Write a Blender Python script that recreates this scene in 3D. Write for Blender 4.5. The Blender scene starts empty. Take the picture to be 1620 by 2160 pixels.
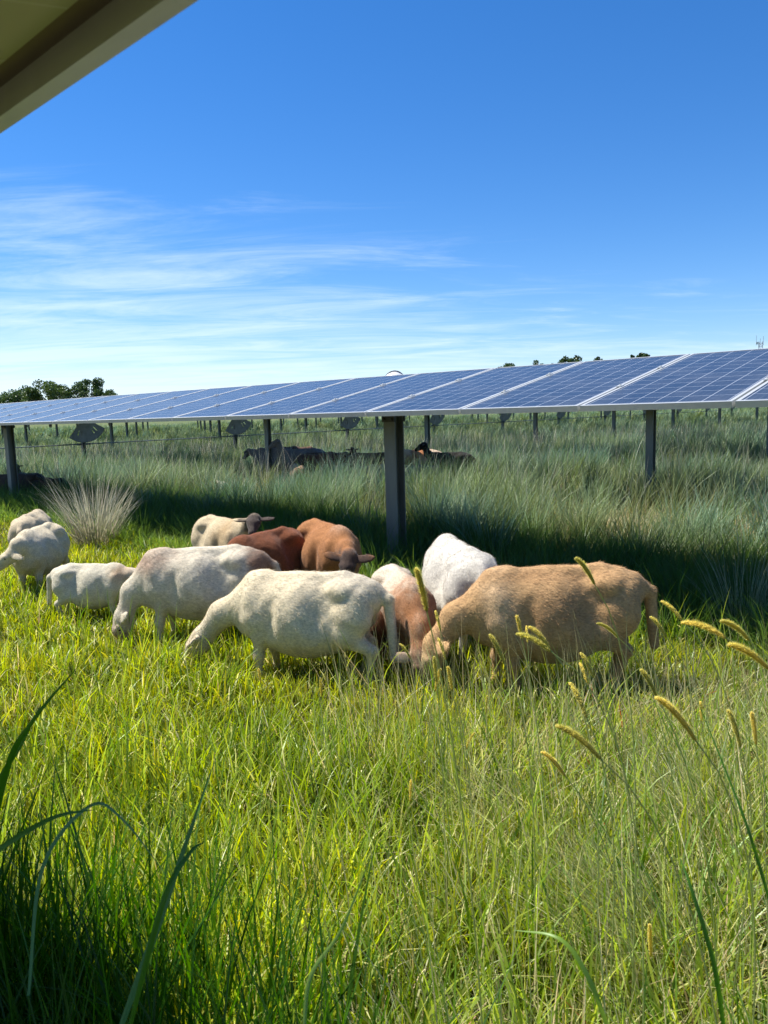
import bpy, math, random
import numpy as np
from mathutils import Vector, Matrix
R = math.radians
rng = np.random.RandomState(7)
random.seed(7)
scene = bpy.context.scene
col = scene.collection

# ------------------------------------------------------------------ camera model
CAM_H = 1.6
PITCH, ROLL = 7.45, 1.7
CAM_M = (Matrix.Rotation(R(90 - PITCH), 4, 'X') @ Matrix.Rotation(R(-ROLL), 4, 'Z'))
def ray(X, Y):
    d = Vector(((X - 810) / 1620, (1080 - Y) / 1620, -1.0))
    return (CAM_M.to_3x3() @ d)
def at_z(X, Y, z):                     # world point of a photo pixel on the level z
    d = ray(X, Y); t = (z - CAM_H) / d.z
    return Vector((d.x * t, d.y * t, z))
def at_d(X, Y, dist):                  # world point of a photo pixel at a forward distance
    d = ray(X, Y); t = dist / d.y
    return Vector((d.x * t, dist, CAM_H + d.z * t))

# ------------------------------------------------------------------ helpers
def tag(o, label=None, cat=None, group=None, kind=None):
    if label: o['label'] = label
    if cat: o['category'] = cat
    if group: o['group'] = group
    if kind: o['kind'] = kind
    return o
def empty(name, loc=(0, 0, 0), rz=0.0):
    o = bpy.data.objects.new(name, None); col.objects.link(o)
    o.location = loc; o.rotation_euler = (0, 0, rz); o.empty_display_size = .2
    return o
def link(name, me, parent=None):
    o = bpy.data.objects.new(name, me); col.objects.link(o)
    if parent is not None: o.parent = parent
    return o
def copy_tree(o, parent=None):
    c = o.copy(); col.objects.link(c); c.parent = parent
    for ch in list(o.children): copy_tree(ch, c)
    return c

class MB:                              # small mesh collector
    def __init__(s): s.v = []; s.f = []; s.m = []; s.mi = 0
    def add(s, vs, fs):
        b = len(s.v); s.v += [tuple(v) for v in vs]
        for f in fs: s.f.append(tuple(b + i for i in f)); s.m.append(s.mi)
    def box(s, c, d, M=None):
        x, y, z = [q / 2 for q in d]
        vs = [Vector((sx * x, sy * y, sz * z)) for sz in (-1, 1) for sy in (-1, 1) for sx in (-1, 1)]
        if M is not None: vs = [M @ v for v in vs]
        vs = [v + Vector(c) for v in vs]
        s.add(vs, [(0, 2, 3, 1), (4, 5, 7, 6), (0, 1, 5, 4), (2, 6, 7, 3), (0, 4, 6, 2), (1, 3, 7, 5)])
    def tube(s, pts, rs, n=8, cap=True):
        pts = [Vector(p) for p in pts]
        if not hasattr(rs, '__len__'): rs = [rs] * len(pts)
        rings = []
        for i, p in enumerate(pts):
            t = (pts[min(i + 1, len(pts) - 1)] - pts[max(i - 1, 0)]).normalized()
            a = t.cross(Vector((0, 0, 1)) if abs(t.z) < .9 else Vector((1, 0, 0))).normalized(); b = t.cross(a)
            rings.append([p + (a * math.cos(k * 2 * math.pi / n) + b * math.sin(k * 2 * math.pi / n)) * rs[i] for k in range(n)])
        vs = [v for r in rings for v in r]; fs = []
        for i in range(len(pts) - 1):
            for k in range(n):
                k2 = (k + 1) % n
                fs.append((i * n + k, i * n + k2, (i + 1) * n + k2, (i + 1) * n + k))
        if cap:
            fs.append(tuple(range(n))[::-1]); fs.append(tuple((len(pts) - 1) * n + k for k in range(n)))
        s.add(vs, fs)
    def build(s, name, mats, parent=None, smooth=False):
        me = bpy.data.meshes.new(name); me.from_pydata(s.v, [], s.f)
        if not isinstance(mats, (list, tuple)): mats = [mats]
        for m in mats: me.materials.append(m)
        me.polygons.foreach_set('material_index', s.m)
        if smooth: me.polygons.foreach_set('use_smooth', [True] * len(s.f))
        me.update()
        return link(name, me, parent)

def np_mesh(name, V, loops, starts, totals, cols=None, smooth=True, mats=()):
    me = bpy.data.meshes.new(name)
    me.vertices.add(len(V)); me.vertices.foreach_set('co', np.asarray(V, np.float32).ravel())
    me.loops.add(len(loops)); me.loops.foreach_set('vertex_index', np.asarray(loops, np.int32))
    me.polygons.add(len(starts)); me.polygons.foreach_set('loop_start', np.asarray(starts, np.int32))
    me.polygons.foreach_set('loop_total', np.asarray(totals, np.int32))
    me.polygons.foreach_set('use_smooth', np.full(len(starts), smooth))
    for m in mats: me.materials.append(m)
    me.update(calc_edges=True)
    if cols is not None:
        a = me.color_attributes.new('tint', 'FLOAT_COLOR', 'POINT')
        c = np.ones((len(V), 4), np.float32); c[:, :3] = cols
        a.data.foreach_set('color', c.ravel())
    return me

# ------------------------------------------------------------------ materials
def mat(name):
    m = bpy.data.materials.new(name); m.use_nodes = True
    nt = m.node_tree; nt.nodes.clear()
    out = nt.nodes.new('ShaderNodeOutputMaterial')
    return m, nt, out
def N(nt, t, **kw):
    n = nt.nodes.new(t)
    for k, v in kw.items():
        if hasattr(n, k): setattr(n, k, v)
    return n
def simple(name, c, rough=.6, metal=0., noise=.15, nscale=8., bump=0., stretch=(1, 1, 1), spec=.5):
    m, nt, out = mat(name)
    p = N(nt, 'ShaderNodeBsdfPrincipled'); p.inputs['Roughness'].default_value = rough; p.inputs['Metallic'].default_value = metal
    p.inputs['Specular IOR Level'].default_value = spec
    tc = N(nt, 'ShaderNodeTexCoord'); mp = N(nt, 'ShaderNodeMapping'); mp.inputs['Scale'].default_value = stretch
    nz = N(nt, 'ShaderNodeTexNoise'); nz.inputs['Scale'].default_value = nscale; nz.inputs['Detail'].default_value = 6
    nt.links.new(tc.outputs['Object'], mp.inputs[0]); nt.links.new(mp.outputs[0], nz.inputs['Vector'])
    mr = N(nt, 'ShaderNodeMapRange'); mr.inputs[1].default_value = .25; mr.inputs[2].default_value = .75
    mr.inputs[3].default_value = 1 - noise; mr.inputs[4].default_value = 1 + noise
    nt.links.new(nz.outputs['Fac'], mr.inputs[0])
    mx = N(nt, 'ShaderNodeMix', data_type='RGBA', blend_type='MULTIPLY'); mx.inputs[0].default_value = 1
    mx.inputs[6].default_value = (*c, 1); nt.links.new(mr.outputs[0], mx.inputs[7])
    nt.links.new(mx.outputs[2], p.inputs['Base Color'])
    if bump:
        b = N(nt, 'ShaderNodeBump'); b.inputs['Strength'].default_value = bump; b.inputs['Distance'].default_value = .01
        nt.links.new(nz.outputs['Fac'], b.inputs['Height']); nt.links.new(b.outputs[0], p.inputs['Normal'])
    nt.links.new(p.outputs[0], out.inputs[0])
    return m
def leafmat(name, trans=.45, gloss=.08, rough=.35, sat=1.0):
    m, nt, out = mat(name)
    at = N(nt, 'ShaderNodeAttribute'); at.attribute_name = 'tint'
    d = N(nt, 'ShaderNodeBsdfDiffuse'); t = N(nt, 'ShaderNodeBsdfTranslucent'); g = N(nt, 'ShaderNodeBsdfGlossy')
    g.inputs['Roughness'].default_value = rough; g.inputs['Color'].default_value = (.9, 1, .9, 1)
    hs = N(nt, 'ShaderNodeHueSaturation'); hs.inputs['Hue'].default_value = .485; hs.inputs['Saturation'].default_value = 1.1; hs.inputs['Value'].default_value = 1.5
    nt.links.new(at.outputs['Color'], d.inputs[0]); nt.links.new(at.outputs['Color'], hs.inputs['Color']); nt.links.new(hs.outputs[0], t.inputs[0])
    m1 = N(nt, 'ShaderNodeMixShader'); m1.inputs[0].default_value = trans
    nt.links.new(d.outputs[0], m1.inputs[1]); nt.links.new(t.outputs[0], m1.inputs[2])
    m2 = N(nt, 'ShaderNodeMixShader'); m2.inputs[0].default_value = gloss
    nt.links.new(m1.outputs[0], m2.inputs[1]); nt.links.new(g.outputs[0], m2.inputs[2])
    nt.links.new(m2.outputs[0], out.inputs[0])
    return m
M_grass = leafmat('grass_blade', .52, .03, .42)
M_tall = leafmat('tall_grass_blade', .38, .03, .45)
M_leaf = leafmat('tree_leaf', .3, .04, .4)
M_seed = leafmat('seed_bristle', .6, .03, .5)
M_steel = simple('galvanised_steel', (.165, .19, .185), .55, .35, .3, 5., .15, (1, 1, .3))
M_plate = simple('weathered_plate', (.23, .25, .235), .6, .3, .25, 6.)
M_bracket = simple('dark_bracket_steel', (.06, .065, .07), .55, .4, .25, 12.)
M_alu = simple('anodised_aluminium', (.60, .62, .61), .42, .45, .06, 20.)
M_bark = simple('bark', (.10, .07, .05), .9, 0, .4, 6., .5)
M_white = simple('white_painted_metal', (.78, .79, .8), .35, 0, .05, 3.)
M_dark = simple('dark_rubber_seam', (.03, .03, .035), .6)
M_eye = simple('eye', (.012, .009, .006), .08)
M_tower = simple('grey_tower_steel', (.30, .31, .33), .5, .3)

# fleece
def fleece_mat():
    m, nt, out = mat('sheep_coat')
    p = N(nt, 'ShaderNodeBsdfPrincipled'); p.inputs['Roughness'].default_value = .85; p.inputs['Specular IOR Level'].default_value = .15
    p.inputs['Sheen Weight'].default_value = .12; p.inputs['Sheen Roughness'].default_value = .5
    at = N(nt, 'ShaderNodeAttribute'); at.attribute_name = 'tint'
    tc = N(nt, 'ShaderNodeTexCoord')
    mp = N(nt, 'ShaderNodeMapping'); mp.inputs['Scale'].default_value = (.45, 1, .8)
    nt.links.new(tc.outputs['Object'], mp.inputs[0])
    n1 = N(nt, 'ShaderNodeTexNoise'); n1.inputs['Scale'].default_value = 110; n1.inputs['Detail'].default_value = 5; n1.inputs['Roughness'].default_value = .7
    n2 = N(nt, 'ShaderNodeTexNoise'); n2.inputs['Scale'].default_value = 14; n2.inputs['Detail'].default_value = 8; n2.inputs['Roughness'].default_value = .7
    nt.links.new(mp.outputs[0], n1.inputs['Vector']); nt.links.new(tc.outputs['Object'], n2.inputs['Vector'])
    r1 = N(nt, 'ShaderNodeMapRange'); r1.inputs[1].default_value = .3; r1.inputs[2].default_value = .7; r1.inputs[3].default_value = .72; r1.inputs[4].default_value = 1.22
    r2 = N(nt, 'ShaderNodeMapRange'); r2.inputs[1].default_value = .3; r2.inputs[2].default_value = .7; r2.inputs[3].default_value = .84; r2.inputs[4].default_value = 1.14
    nt.links.new(n1.outputs['Fac'], r1.inputs[0]); nt.links.new(n2.outputs['Fac'], r2.inputs[0])
    mu = N(nt, 'ShaderNodeMath', operation='MULTIPLY'); nt.links.new(r1.outputs[0], mu.inputs[0]); nt.links.new(r2.outputs[0], mu.inputs[1])
    mx = N(nt, 'ShaderNodeMix', data_type='RGBA', blend_type='MULTIPLY'); mx.inputs[0].default_value = 1
    nt.links.new(at.outputs['Color'], mx.inputs[6]); nt.links.new(mu.outputs[0], mx.inputs[7])
    nt.links.new(mx.outputs[2], p.inputs['Base Color'])
    b = N(nt, 'ShaderNodeBump'); b.inputs['Strength'].default_value = .55; b.inputs['Distance'].default_value = .006
    nt.links.new(n1.outputs['Fac'], b.inputs['Height']); nt.links.new(b.outputs[0], p.inputs['Normal'])
    nt.links.new(p.outputs[0], out.inputs[0])
    return m
M_coat = fleece_mat()

# solar cells: uv.x counts cells across the module (0..6), uv.y along it (0..12)
def cell_mat(name, back=False):
    m, nt, out = mat(name)
    p = N(nt, 'ShaderNodeBsdfPrincipled')
    uv = N(nt, 'ShaderNodeUVMap'); sp = N(nt, 'ShaderNodeSeparateXYZ'); nt.links.new(uv.outputs[0], sp.inputs[0])
    def line(src, w, mul=1.0):
        a = N(nt, 'ShaderNodeMath', operation='MULTIPLY'); a.inputs[1].default_value = mul; nt.links.new(src, a.inputs[0])
        f = N(nt, 'ShaderNodeMath', operation='FRACT'); nt.links.new(a.outputs[0], f.inputs[0])
        s = N(nt, 'ShaderNodeMath', operation='SUBTRACT'); s.inputs[1].default_value = .5; nt.links.new(f.outputs[0], s.inputs[0])
        b = N(nt, 'ShaderNodeMath', operation='ABSOLUTE'); nt.links.new(s.outputs[0], b.inputs[0])
        g = N(nt, 'ShaderNodeMath', operation='GREATER_THAN'); g.inputs[1].default_value = .5 - w; nt.links.new(b.outputs[0], g.inputs[0])
        return g.outputs[0]
    lx = line(sp.outputs[0], .013); ly = line(sp.outputs[1], .010)
    mxx = N(nt, 'ShaderNodeMath', operation='MAXIMUM'); nt.links.new(lx, mxx.inputs[0]); nt.links.new(ly, mxx.inputs[1])
    mix = N(nt, 'ShaderNodeMix', data_type='RGBA'); nt.links.new(mxx.outputs[0], mix.inputs[0])
    tc = N(nt, 'ShaderNodeTexCoord')
    if not back:
        bb = line(sp.outputs[0], .03, 4.0)
        vor = N(nt, 'ShaderNodeTexVoronoi'); vor.inputs['Scale'].default_value = 34; nt.links.new(tc.outputs['Object'], vor.inputs['Vector'])
        cr = N(nt, 'ShaderNodeMix', data_type='RGBA'); nt.links.new(vor.outputs['Color'], cr.inputs[0])
        cr.inputs[6].default_value = (.010, .017, .030, 1); cr.inputs[7].default_value = (.022, .034, .055, 1)
        c2 = N(nt, 'ShaderNodeMix', data_type='RGBA'); sc = N(nt, 'ShaderNodeMath', operation='MULTIPLY'); sc.inputs[1].default_value = .35
        nt.links.new(bb, sc.inputs[0]); nt.links.new(sc.outputs[0], c2.inputs[0]); nt.links.new(cr.outputs[2], c2.inputs[6]); c2.inputs[7].default_value = (.16, .18, .24, 1)
        nt.links.new(c2.outputs[2], mix.inputs[6]); mix.inputs[7].default_value = (.50, .54, .60, 1)
        p.inputs['Roughness'].default_value = .2; p.inputs['Specular IOR Level'].default_value = .23
        dn = N(nt, 'ShaderNodeTexNoise'); dn.inputs['Scale'].default_value = 3; dn.inputs['Detail'].default_value = 7
        nt.links.new(tc.outputs['Object'], dn.inputs['Vector'])
        dr = N(nt, 'ShaderNodeMapRange'); dr.inputs[1].default_value = .35; dr.inputs[2].default_value = .75; dr.inputs[3].default_value = .03; dr.inputs[4].default_value = .12
        nt.links.new(dn.outputs['Fac'], dr.inputs[0])
        du = N(nt, 'ShaderNodeMix', data_type='RGBA'); nt.links.new(dr.outputs[0], du.inputs[0]); nt.links.new(mix.outputs[2], du.inputs[6]); du.inputs[7].default_value = (.42, .40, .36, 1)
        nt.links.new(du.outputs[2], p.inputs['Base Color'])
        nt.links.new(p.outputs[0], out.inputs[0])
    else:
        mix.inputs[6].default_value = (.62, .62, .48, 1); mix.inputs[7].default_value = (.75, .75, .66, 1)  # lighter lines paint the daylight coming through between the cells
        p.inputs['Roughness'].default_value = .5
        sb = N(nt, 'ShaderNodeMath', operation='SUBTRACT'); sb.inputs[1].default_value = 6; nt.links.new(sp.outputs[1], sb.inputs[0])
        ab = N(nt, 'ShaderNodeMath', operation='ABSOLUTE'); nt.links.new(sb.outputs[0], ab.inputs[0])
        gt = N(nt, 'ShaderNodeMath', operation='GREATER_THAN'); gt.inputs[1].default_value = 5.985; nt.links.new(ab.outputs[0], gt.inputs[0])
        bx = N(nt, 'ShaderNodeMix', data_type='RGBA'); nt.links.new(gt.outputs[0], bx.inputs[0]); nt.links.new(mix.outputs[2], bx.inputs[6]); bx.inputs[7].default_value = (.26, .19, .13, 1)
        nt.links.new(bx.outputs[2], p.inputs['Base Color'])
        nt.links.new(p.outputs[0], out.inputs[0])
    return m
M_cell = cell_mat('solar_cells'); M_back = cell_mat('backsheet', True)

# ------------------------------------------------------------------ ground
def ground_mat():
    m, nt, out = mat('soil_and_litter')
    p = N(nt, 'ShaderNodeBsdfPrincipled'); p.inputs['Roughness'].default_value = .95; p.inputs['Specular IOR Level'].default_value = .1
    tc = N(nt, 'ShaderNodeTexCoord')
    n1 = N(nt, 'ShaderNodeTexNoise'); n1.inputs['Scale'].default_value = 14; n1.inputs['Detail'].default_value = 8
    n2 = N(nt, 'ShaderNodeTexNoise'); n2.inputs['Scale'].default_value = .35; n2.inputs['Detail'].default_value = 6
    nt.links.new(tc.outputs['Object'], n1.inputs['Vector']); nt.links.new(tc.outputs['Object'], n2.inputs['Vector'])
    c1 = N(nt, 'ShaderNodeValToRGB'); e = c1.color_ramp.elements
    e[0].position = .35; e[0].color = (.035, .045, .012, 1); e[1].position = .68; e[1].color = (.17, .145, .08, 1)
    nt.links.new(n1.outputs['Fac'], c1.inputs[0])
    c2 = N(nt, 'ShaderNodeValToRGB'); e = c2.color_ramp.elements
    e[0].position = .4; e[0].color = (.075, .11, .04, 1); e[1].position = .62; e[1].color = (.16, .18, .08, 1)
    nt.links.new(n2.outputs['Fac'], c2.inputs[0])
    # beyond about 45 m the sheet carries the field's own growth
    ln = N(nt, 'ShaderNodeVectorMath', operation='LENGTH'); nt.links.new(tc.outputs['Object'], ln.inputs[0])
    mr = N(nt, 'ShaderNodeMapRange'); mr.inputs[1].default_value = 30; mr.inputs[2].default_value = 75
    nt.links.new(ln.outputs['Value'], mr.inputs[0])
    mx = N(nt, 'ShaderNodeMix', data_type='RGBA'); nt.links.new(mr.outputs[0], mx.inputs[0]); nt.links.new(c1.outputs[0], mx.inputs[6]); nt.links.new(c2.outputs[0], mx.inputs[7])
    nt.links.new(mx.outputs[2], p.inputs['Base Color'])
    nt.links.new(p.outputs[0], out.inputs[0])
    return m
g = MB(); S = 3000
xs = [-S, -300, -60, -20, 20, 60, 300, S]
for i in range(7):
    for j in range(7):
        g.add([(xs[i], xs[j], 0), (xs[i + 1], xs[j], 0), (xs[i + 1], xs[j + 1], 0), (xs[i], xs[j + 1], 0)], [(0, 1, 2, 3)])
go = g.build('ground', ground_mat()); tag(go, kind='structure')

# ------------------------------------------------------------------ solar rows
AZ = 47.0
U = Vector((-math.sin(R(AZ)), math.cos(R(AZ)), 0)); Vv = Vector((math.cos(R(AZ)), math.sin(R(AZ)), 0))
TILT = 12.0; LOW_H = 1.60; MOD_L, MOD_W, PITCH_S = 1.98, 0.985, 1.005
CH = LOW_H + MOD_L / 2 * math.sin(R(TILT))
ROOT_RZ = -R(90 - AZ)                  # local +x = -U, local +y = V
def row_root(v, name, label, cat, group):
    e = empty(name, Vv * v, ROOT_RZ); tag(e, label, cat, group); return e
# one module: local x along the row, y up the slope, top face at z = 0
def module_frame():
    b = MB(); W, L, F, T = MOD_W, MOD_L, .022, .04
    for sx in (-1, 1):
        b.box((sx * (W / 2 - F / 2), 0, -T / 2), (F, L, T))
        b.box((sx * (W / 2 - F - .008), 0, -T + .0015), (.016, L - 2 * F, .003))
    for sy in (-1, 1):
        b.box((0, sy * (L / 2 - F / 2), -T / 2), (W - 2 * F - .001, F, T))
        b.box((0, sy * (L / 2 - F - .004), -T + .0015), (W - 2 * F - .034, .008, .003))
    for y in (-.36, .36):              # mid clamps at the seam
        b.box((W / 2 + .010, y, .004), (.034, .06, .008)); b.tube([(W / 2 + .01, y, .007), (W / 2 + .01, y, .016)], .009, 6)
    return b
def module_glass():
    b = MB(); W, L, F = MOD_W, MOD_L, .022
    x, y = W / 2 - F, L / 2 - F
    b.add([(-x, -y, -.003), (x, -y, -.003), (x, y, -.003), (-x, y, -.003)], [(0, 1, 2, 3)])
    b.mi = 1
    b.add([(-x, -y, -.009), (x, -y, -.009), (x, y, -.009), (-x, y, -.009)], [(3, 2, 1, 0)])
    return b
def uv_cells(me, W=MOD_W, L=MOD_L):
    uv = me.uv_layers.new(name='UVMap')
    for lp in me.loops:
        c = me.vertices[lp.vertex_index].co
        uv.data[lp.index].uv = ((c.x / (W - .075)) * 6 + 3, (c.y / (L - .10)) * 12 + 6)
gb = module_glass(); proto_glass = gb.build('solar_module', [M_cell, M_back]); uv_cells(proto_glass.data); glass_me = proto_glass.data
fb = module_frame(); proto_frame = fb.build('frame', M_alu); frame_me = proto_frame.data
bpy.data.objects.remove(proto_glass); bpy.data.objects.remove(proto_frame)

def post_mb(x, h=1.62, near=True):
    b = MB()
    fw, dp, tf = (.15 if near else .122), (.12 if near else .10), .011
    b.box((x, -dp / 2, h / 2 - .25), (fw, tf, h + .5)); b.box((x, dp / 2, h / 2 - .25), (fw, tf, h + .5))
    b.box((x, 0, h / 2 - .25), (.009, dp - tf, h + .5))
    return b
def bearing_mb(x):
    b = MB()
    z = CH - .14
    b.box((x, -.075, z - .07), (.17, .014, .2)); b.box((x, .075, z - .07), (.17, .014, .2))
    b.tube([(x - .04, 0, z + .02), (x + .04, 0, z + .02)], .092, 14)
    for sx in (-1, 1):
        for zz in (-.14, -.09):
            b.tube([(x + sx * .05, -.1, z + zz), (x + sx * .05, -.06, z + zz)], .014, 6)
            b.tube([(x + sx * .05, .06, z + zz), (x + sx * .05, .1, z + zz)], .014, 6)
    return b
def gear_plate_mb(x):                 # sector plate hanging under the tube, with cut-outs near its rim
    b = MB(); n, m = 26, 8; r0, r1 = .10, .80; half = R(50); th = .012; off = R(TILT)
    zc = CH - .1
    def P(i, j, s):
        a = -math.pi / 2 + off + (i / n - .5) * 2 * half; r = r0 + (r1 - r0) * j / m
        return (x + s * th / 2, r * math.cos(a), zc + r * math.sin(a))
    def hole(i, j):
        return j in (4, 5) and i in (4, 7, 18, 21)
    for i in range(n):
        for j in range(m):
            if hole(i, j): continue
            q = [P(i, j, 1), P(i + 1, j, 1), P(i + 1, j + 1, 1), P(i, j + 1, 1)]
            w = [P(i, j, -1), P(i + 1, j, -1), P(i + 1, j + 1, -1), P(i, j + 1, -1)]
            b.add(q + w, [(0, 1, 2, 3), (7, 6, 5, 4), (0, 4, 5, 1), (1, 5, 6, 2), (2, 6, 7, 3), (3, 7, 4, 0)])
    pts = []
    for i in range(n + 1):
        p = Vector(P(i, m, 0)); pts.append(p)
    b.tube(pts, .018, 6)
    return b
POST0, POSTSP = 5.15, 9.5
mod_rot = Matrix.Rotation(R(TILT), 4, 'X')
def make_row(v, s0, s1, detailed, label, hide_posts=(), drive=True, posts=None):
    root = row_root(v, 'solar_panel_row', label, 'solar panel row', 'solar panel rows')
    ks = list(range(math.ceil(s0 / PITCH_S), math.floor(s1 / PITCH_S)))
    if detailed:
        for k in ks:
            s = (k + .5) * PITCH_S + detailed - 1
            o = link('solar_module', glass_me, root); o.location = (-s, 0, CH); o.rotation_euler = (R(TILT), 0, 0)
            f = link('frame', frame_me, o)
    else:
        b = MB(); fr = MB()
        for k in ks:
            s = (k + .5) * PITCH_S
            x, y = MOD_W / 2 - .022, MOD_L / 2 - .022
            M = Matrix.Translation((-s, 0, CH)) @ mod_rot
            b.mi = 0; b.add([M @ Vector(p) for p in [(-x, -y, -.003), (x, -y, -.003), (x, y, -.003), (-x, y, -.003)]], [(0, 1, 2, 3)])
            b.mi = 1; b.add([M @ Vector(p) for p in [(-x, -y, -.009), (x, -y, -.009), (x, y, -.009), (-x, y, -.009)]], [(3, 2, 1, 0)])
            M3 = mod_rot.to_3x3()
            for sx in (-1, 1): fr.box(M @ Vector((sx * (MOD_W / 2 - .011), 0, -.02)), (.022, MOD_L, .04), M3)
            for sy in (-1, 1): fr.box(M @ Vector((0, sy * (MOD_L / 2 - .011), -.02)), (MOD_W - .045, .022, .04), M3)
        pb = b.build('module_surface', [M_cell, M_back], root)
        me = pb.data; uv = me.uv_layers.new(name='UVMap')
        base = [(0, 0), (6, 0), (6, 12), (0, 12)]
        for p in me.polygons:
            for li, vi in zip(p.loop_indices, p.vertices): uv.data[li].uv = base[vi % 4]
        fr.build('module_framing', M_alu, root)
    tb = MB(); zt = CH - .12
    tb.tube([(-s0, 0, zt), (-s1, 0, zt)], .062, 8); tb.build('torque_tube', M_steel, root, True)
    n = -4
    ps = []
    while POST0 + POSTSP * n < s1:
        s = POST0 + POSTSP * n
        if s > s0 and (posts is None or s in posts or True): ps.append((n, s))
        n += 1
    for n, s in ps:
        p = post_mb(-s, near=bool(detailed)).build('post', M_steel, root)
        bearing_mb(-s).build('bearing', M_bracket, p)
        if drive and n == 2:
            gear_plate_mb(-s + .12).build('gear_plate', M_plate, root)
    return root
make_row(-.535, -8.5, 14.5, 1 + .25, 'solar panel row passing overhead at the corner, seen from below with its frame edge')
make_row(5.70, -12, 76, 1 + .58, 'long row of blue solar panels crossing the picture behind the grazing sheep', drive=False)
ordn = ['second', 'third', 'fourth', 'fifth', 'sixth', 'seventh', 'eighth', 'ninth', 'tenth', 'eleventh', 'twelfth', 'thirteenth']
for k in range(11):
    make_row(11.7 + 6 * k, -20 - 4 * k, 80, 0, ordn[k] + ' solar panel row back, only its steel posts visible under the first row')
# drive line across the rows
d = MB(); sD = POST0 + POSTSP * 2
p0 = U * sD + Vv * (5.2); p1 = U * sD + Vv * 72
d.tube([(p0.x, p0.y, .84), (p1.x, p1.y, .84)], .019, 8)
for k in range(12):
    q = U * sD + Vv * (5.7 + 6 * k)
    qa, qb = q - Vv * .22, q + Vv * .22
    d.tube([(qa.x, qa.y, .84), (qb.x, qb.y, .84)], .034, 8)
    d.box((q.x, q.y, .42), (.05, .05, .84))
o = d.build('drive_shaft', M_steel); tag(o, 'thin horizontal steel drive shaft running from row to row above the tall grass', 'drive shaft')

# ------------------------------------------------------------------ grass
def blades(root, h, w, az, lean, curve, c_base, c_tip, seg=4, twist=None, taper=1.6, droop=None):
    n = len(root); t = np.linspace(0, 1, seg + 1)
    th = lean[:, None] + curve[:, None] * t[None, :] ** 1.3
    ds = (h / seg)[:, None]
    hx = np.zeros((n, seg + 1)); hz = np.zeros((n, seg + 1))
    mid = (th[:, 1:] + th[:, :-1]) / 2
    hx[:, 1:] = np.cumsum(np.sin(mid) * ds, 1); hz[:, 1:] = np.cumsum(np.cos(mid) * ds, 1)
    if twist is None: twist = rng.uniform(-1.2, 1.2, n)
    P = np.zeros((n, seg + 1, 3))
    P[:, :, 0] = root[:, 0, None] + np.cos(az)[:, None] * hx
    P[:, :, 1] = root[:, 1, None] + np.sin(az)[:, None] * hx
    P[:, :, 2] = root[:, 2, None] + hz
    sa = az + math.pi / 2 + twist
    side = np.stack([np.cos(sa), np.sin(sa), np.zeros(n)], 1)
    wt = (1 - t ** taper) * (0.55 + .45 * np.minimum(t * 4, 1))
    L = P[:, :seg] - side[:, None, :] * (w[:, None] * wt[None, :seg])[:, :, None] / 2
    Rr = P[:, :seg] + side[:, None, :] * (w[:, None] * wt[None, :seg])[:, :, None] / 2
    nv = 2 * seg + 1
    V = np.empty((n, nv, 3)); V[:, 0:2 * seg:2] = L; V[:, 1:2 * seg:2] = Rr; V[:, -1] = P[:, -1]
    tt = np.empty(nv); tt[0:2 * seg:2] = t[:seg]; tt[1:2 * seg:2] = t[:seg]; tt[-1] = 1
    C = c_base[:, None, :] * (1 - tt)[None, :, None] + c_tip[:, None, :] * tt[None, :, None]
    pat = []
    tot = []
    for i in range(seg - 1): pat += [2 * i, 2 * i + 1, 2 * i + 3, 2 * i + 2]; tot.append(4)
    pat += [2 * seg - 2, 2 * seg - 1, 2 * seg]; tot.append(3)
    pat = np.array(pat); tot = np.array(tot)
    loops = (np.arange(n)[:, None] * nv + pat[None]).ravel()
    totals = np.tile(tot, n)
    return V.reshape(-1, 3), loops, totals, C.reshape(-1, 3)
def join(parts):
    V, Lp, T, C = [], [], [], []; off = 0
    for v, l, t, c in parts:
        V.append(v); Lp.append(l + off); T.append(t); C.append(c); off += len(v)
    return np.concatenate(V), np.concatenate(Lp), np.concatenate(T), np.concatenate(C)
def grass_object(name, parts, m, parent=None):
    V, L, T, C = join(parts)
    starts = np.concatenate([[0], np.cumsum(T)[:-1]])
    return link(name, np_mesh(name, V, L, starts, T, C, True, [m]), parent)
def vnoise(x, y, s, seed=0):          # smooth value noise
    r = np.random.RandomState(seed).rand(64, 64)
    x = x / s + 1000; y = y / s + 1000
    xi = np.floor(x).astype(int); yi = np.floor(y).astype(int); fx = x - xi; fy = y - yi
    fx = fx * fx * (3 - 2 * fx); fy = fy * fy * (3 - 2 * fy)
    a = r[xi % 64, yi % 64]; b = r[(xi + 1) % 64, yi % 64]; c = r[xi % 64, (yi + 1) % 64]; d_ = r[(xi + 1) % 64, (yi + 1) % 64]
    return (a * (1 - fx) + b * fx) * (1 - fy) + (c * (1 - fx) + d_ * fx) * fy
def vcoord(x, y): return x * Vv.x + y * Vv.y
def scatter(n, y0, y1, power=1.0, marg=1.0, half=.56):
    # area-uniform in a wedge wider than the view, thinned with distance by `power`
    u = rng.rand(n)
    if power == 2: y = y0 * (y1 / y0) ** u
    elif power == 1: y = y0 + (y1 - y0) * u
    else: y = (y0 ** 2 + (y1 ** 2 - y0 ** 2) * u) ** .5
    x = (rng.rand(n) * 2 - 1) * (y * half + marg)
    return x, y
def mixc(a, b, t): return np.array(a)[None] * (1 - t[:, None]) + np.array(b)[None] * t[:, None]
def jitter(c, amt):
    n = len(c); return np.clip(c * (1 + rng.uniform(-amt, amt, (n, 1))) * (1 + rng.uniform(-amt * .35, amt * .35, (n, 3))), 0, 1)

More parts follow.
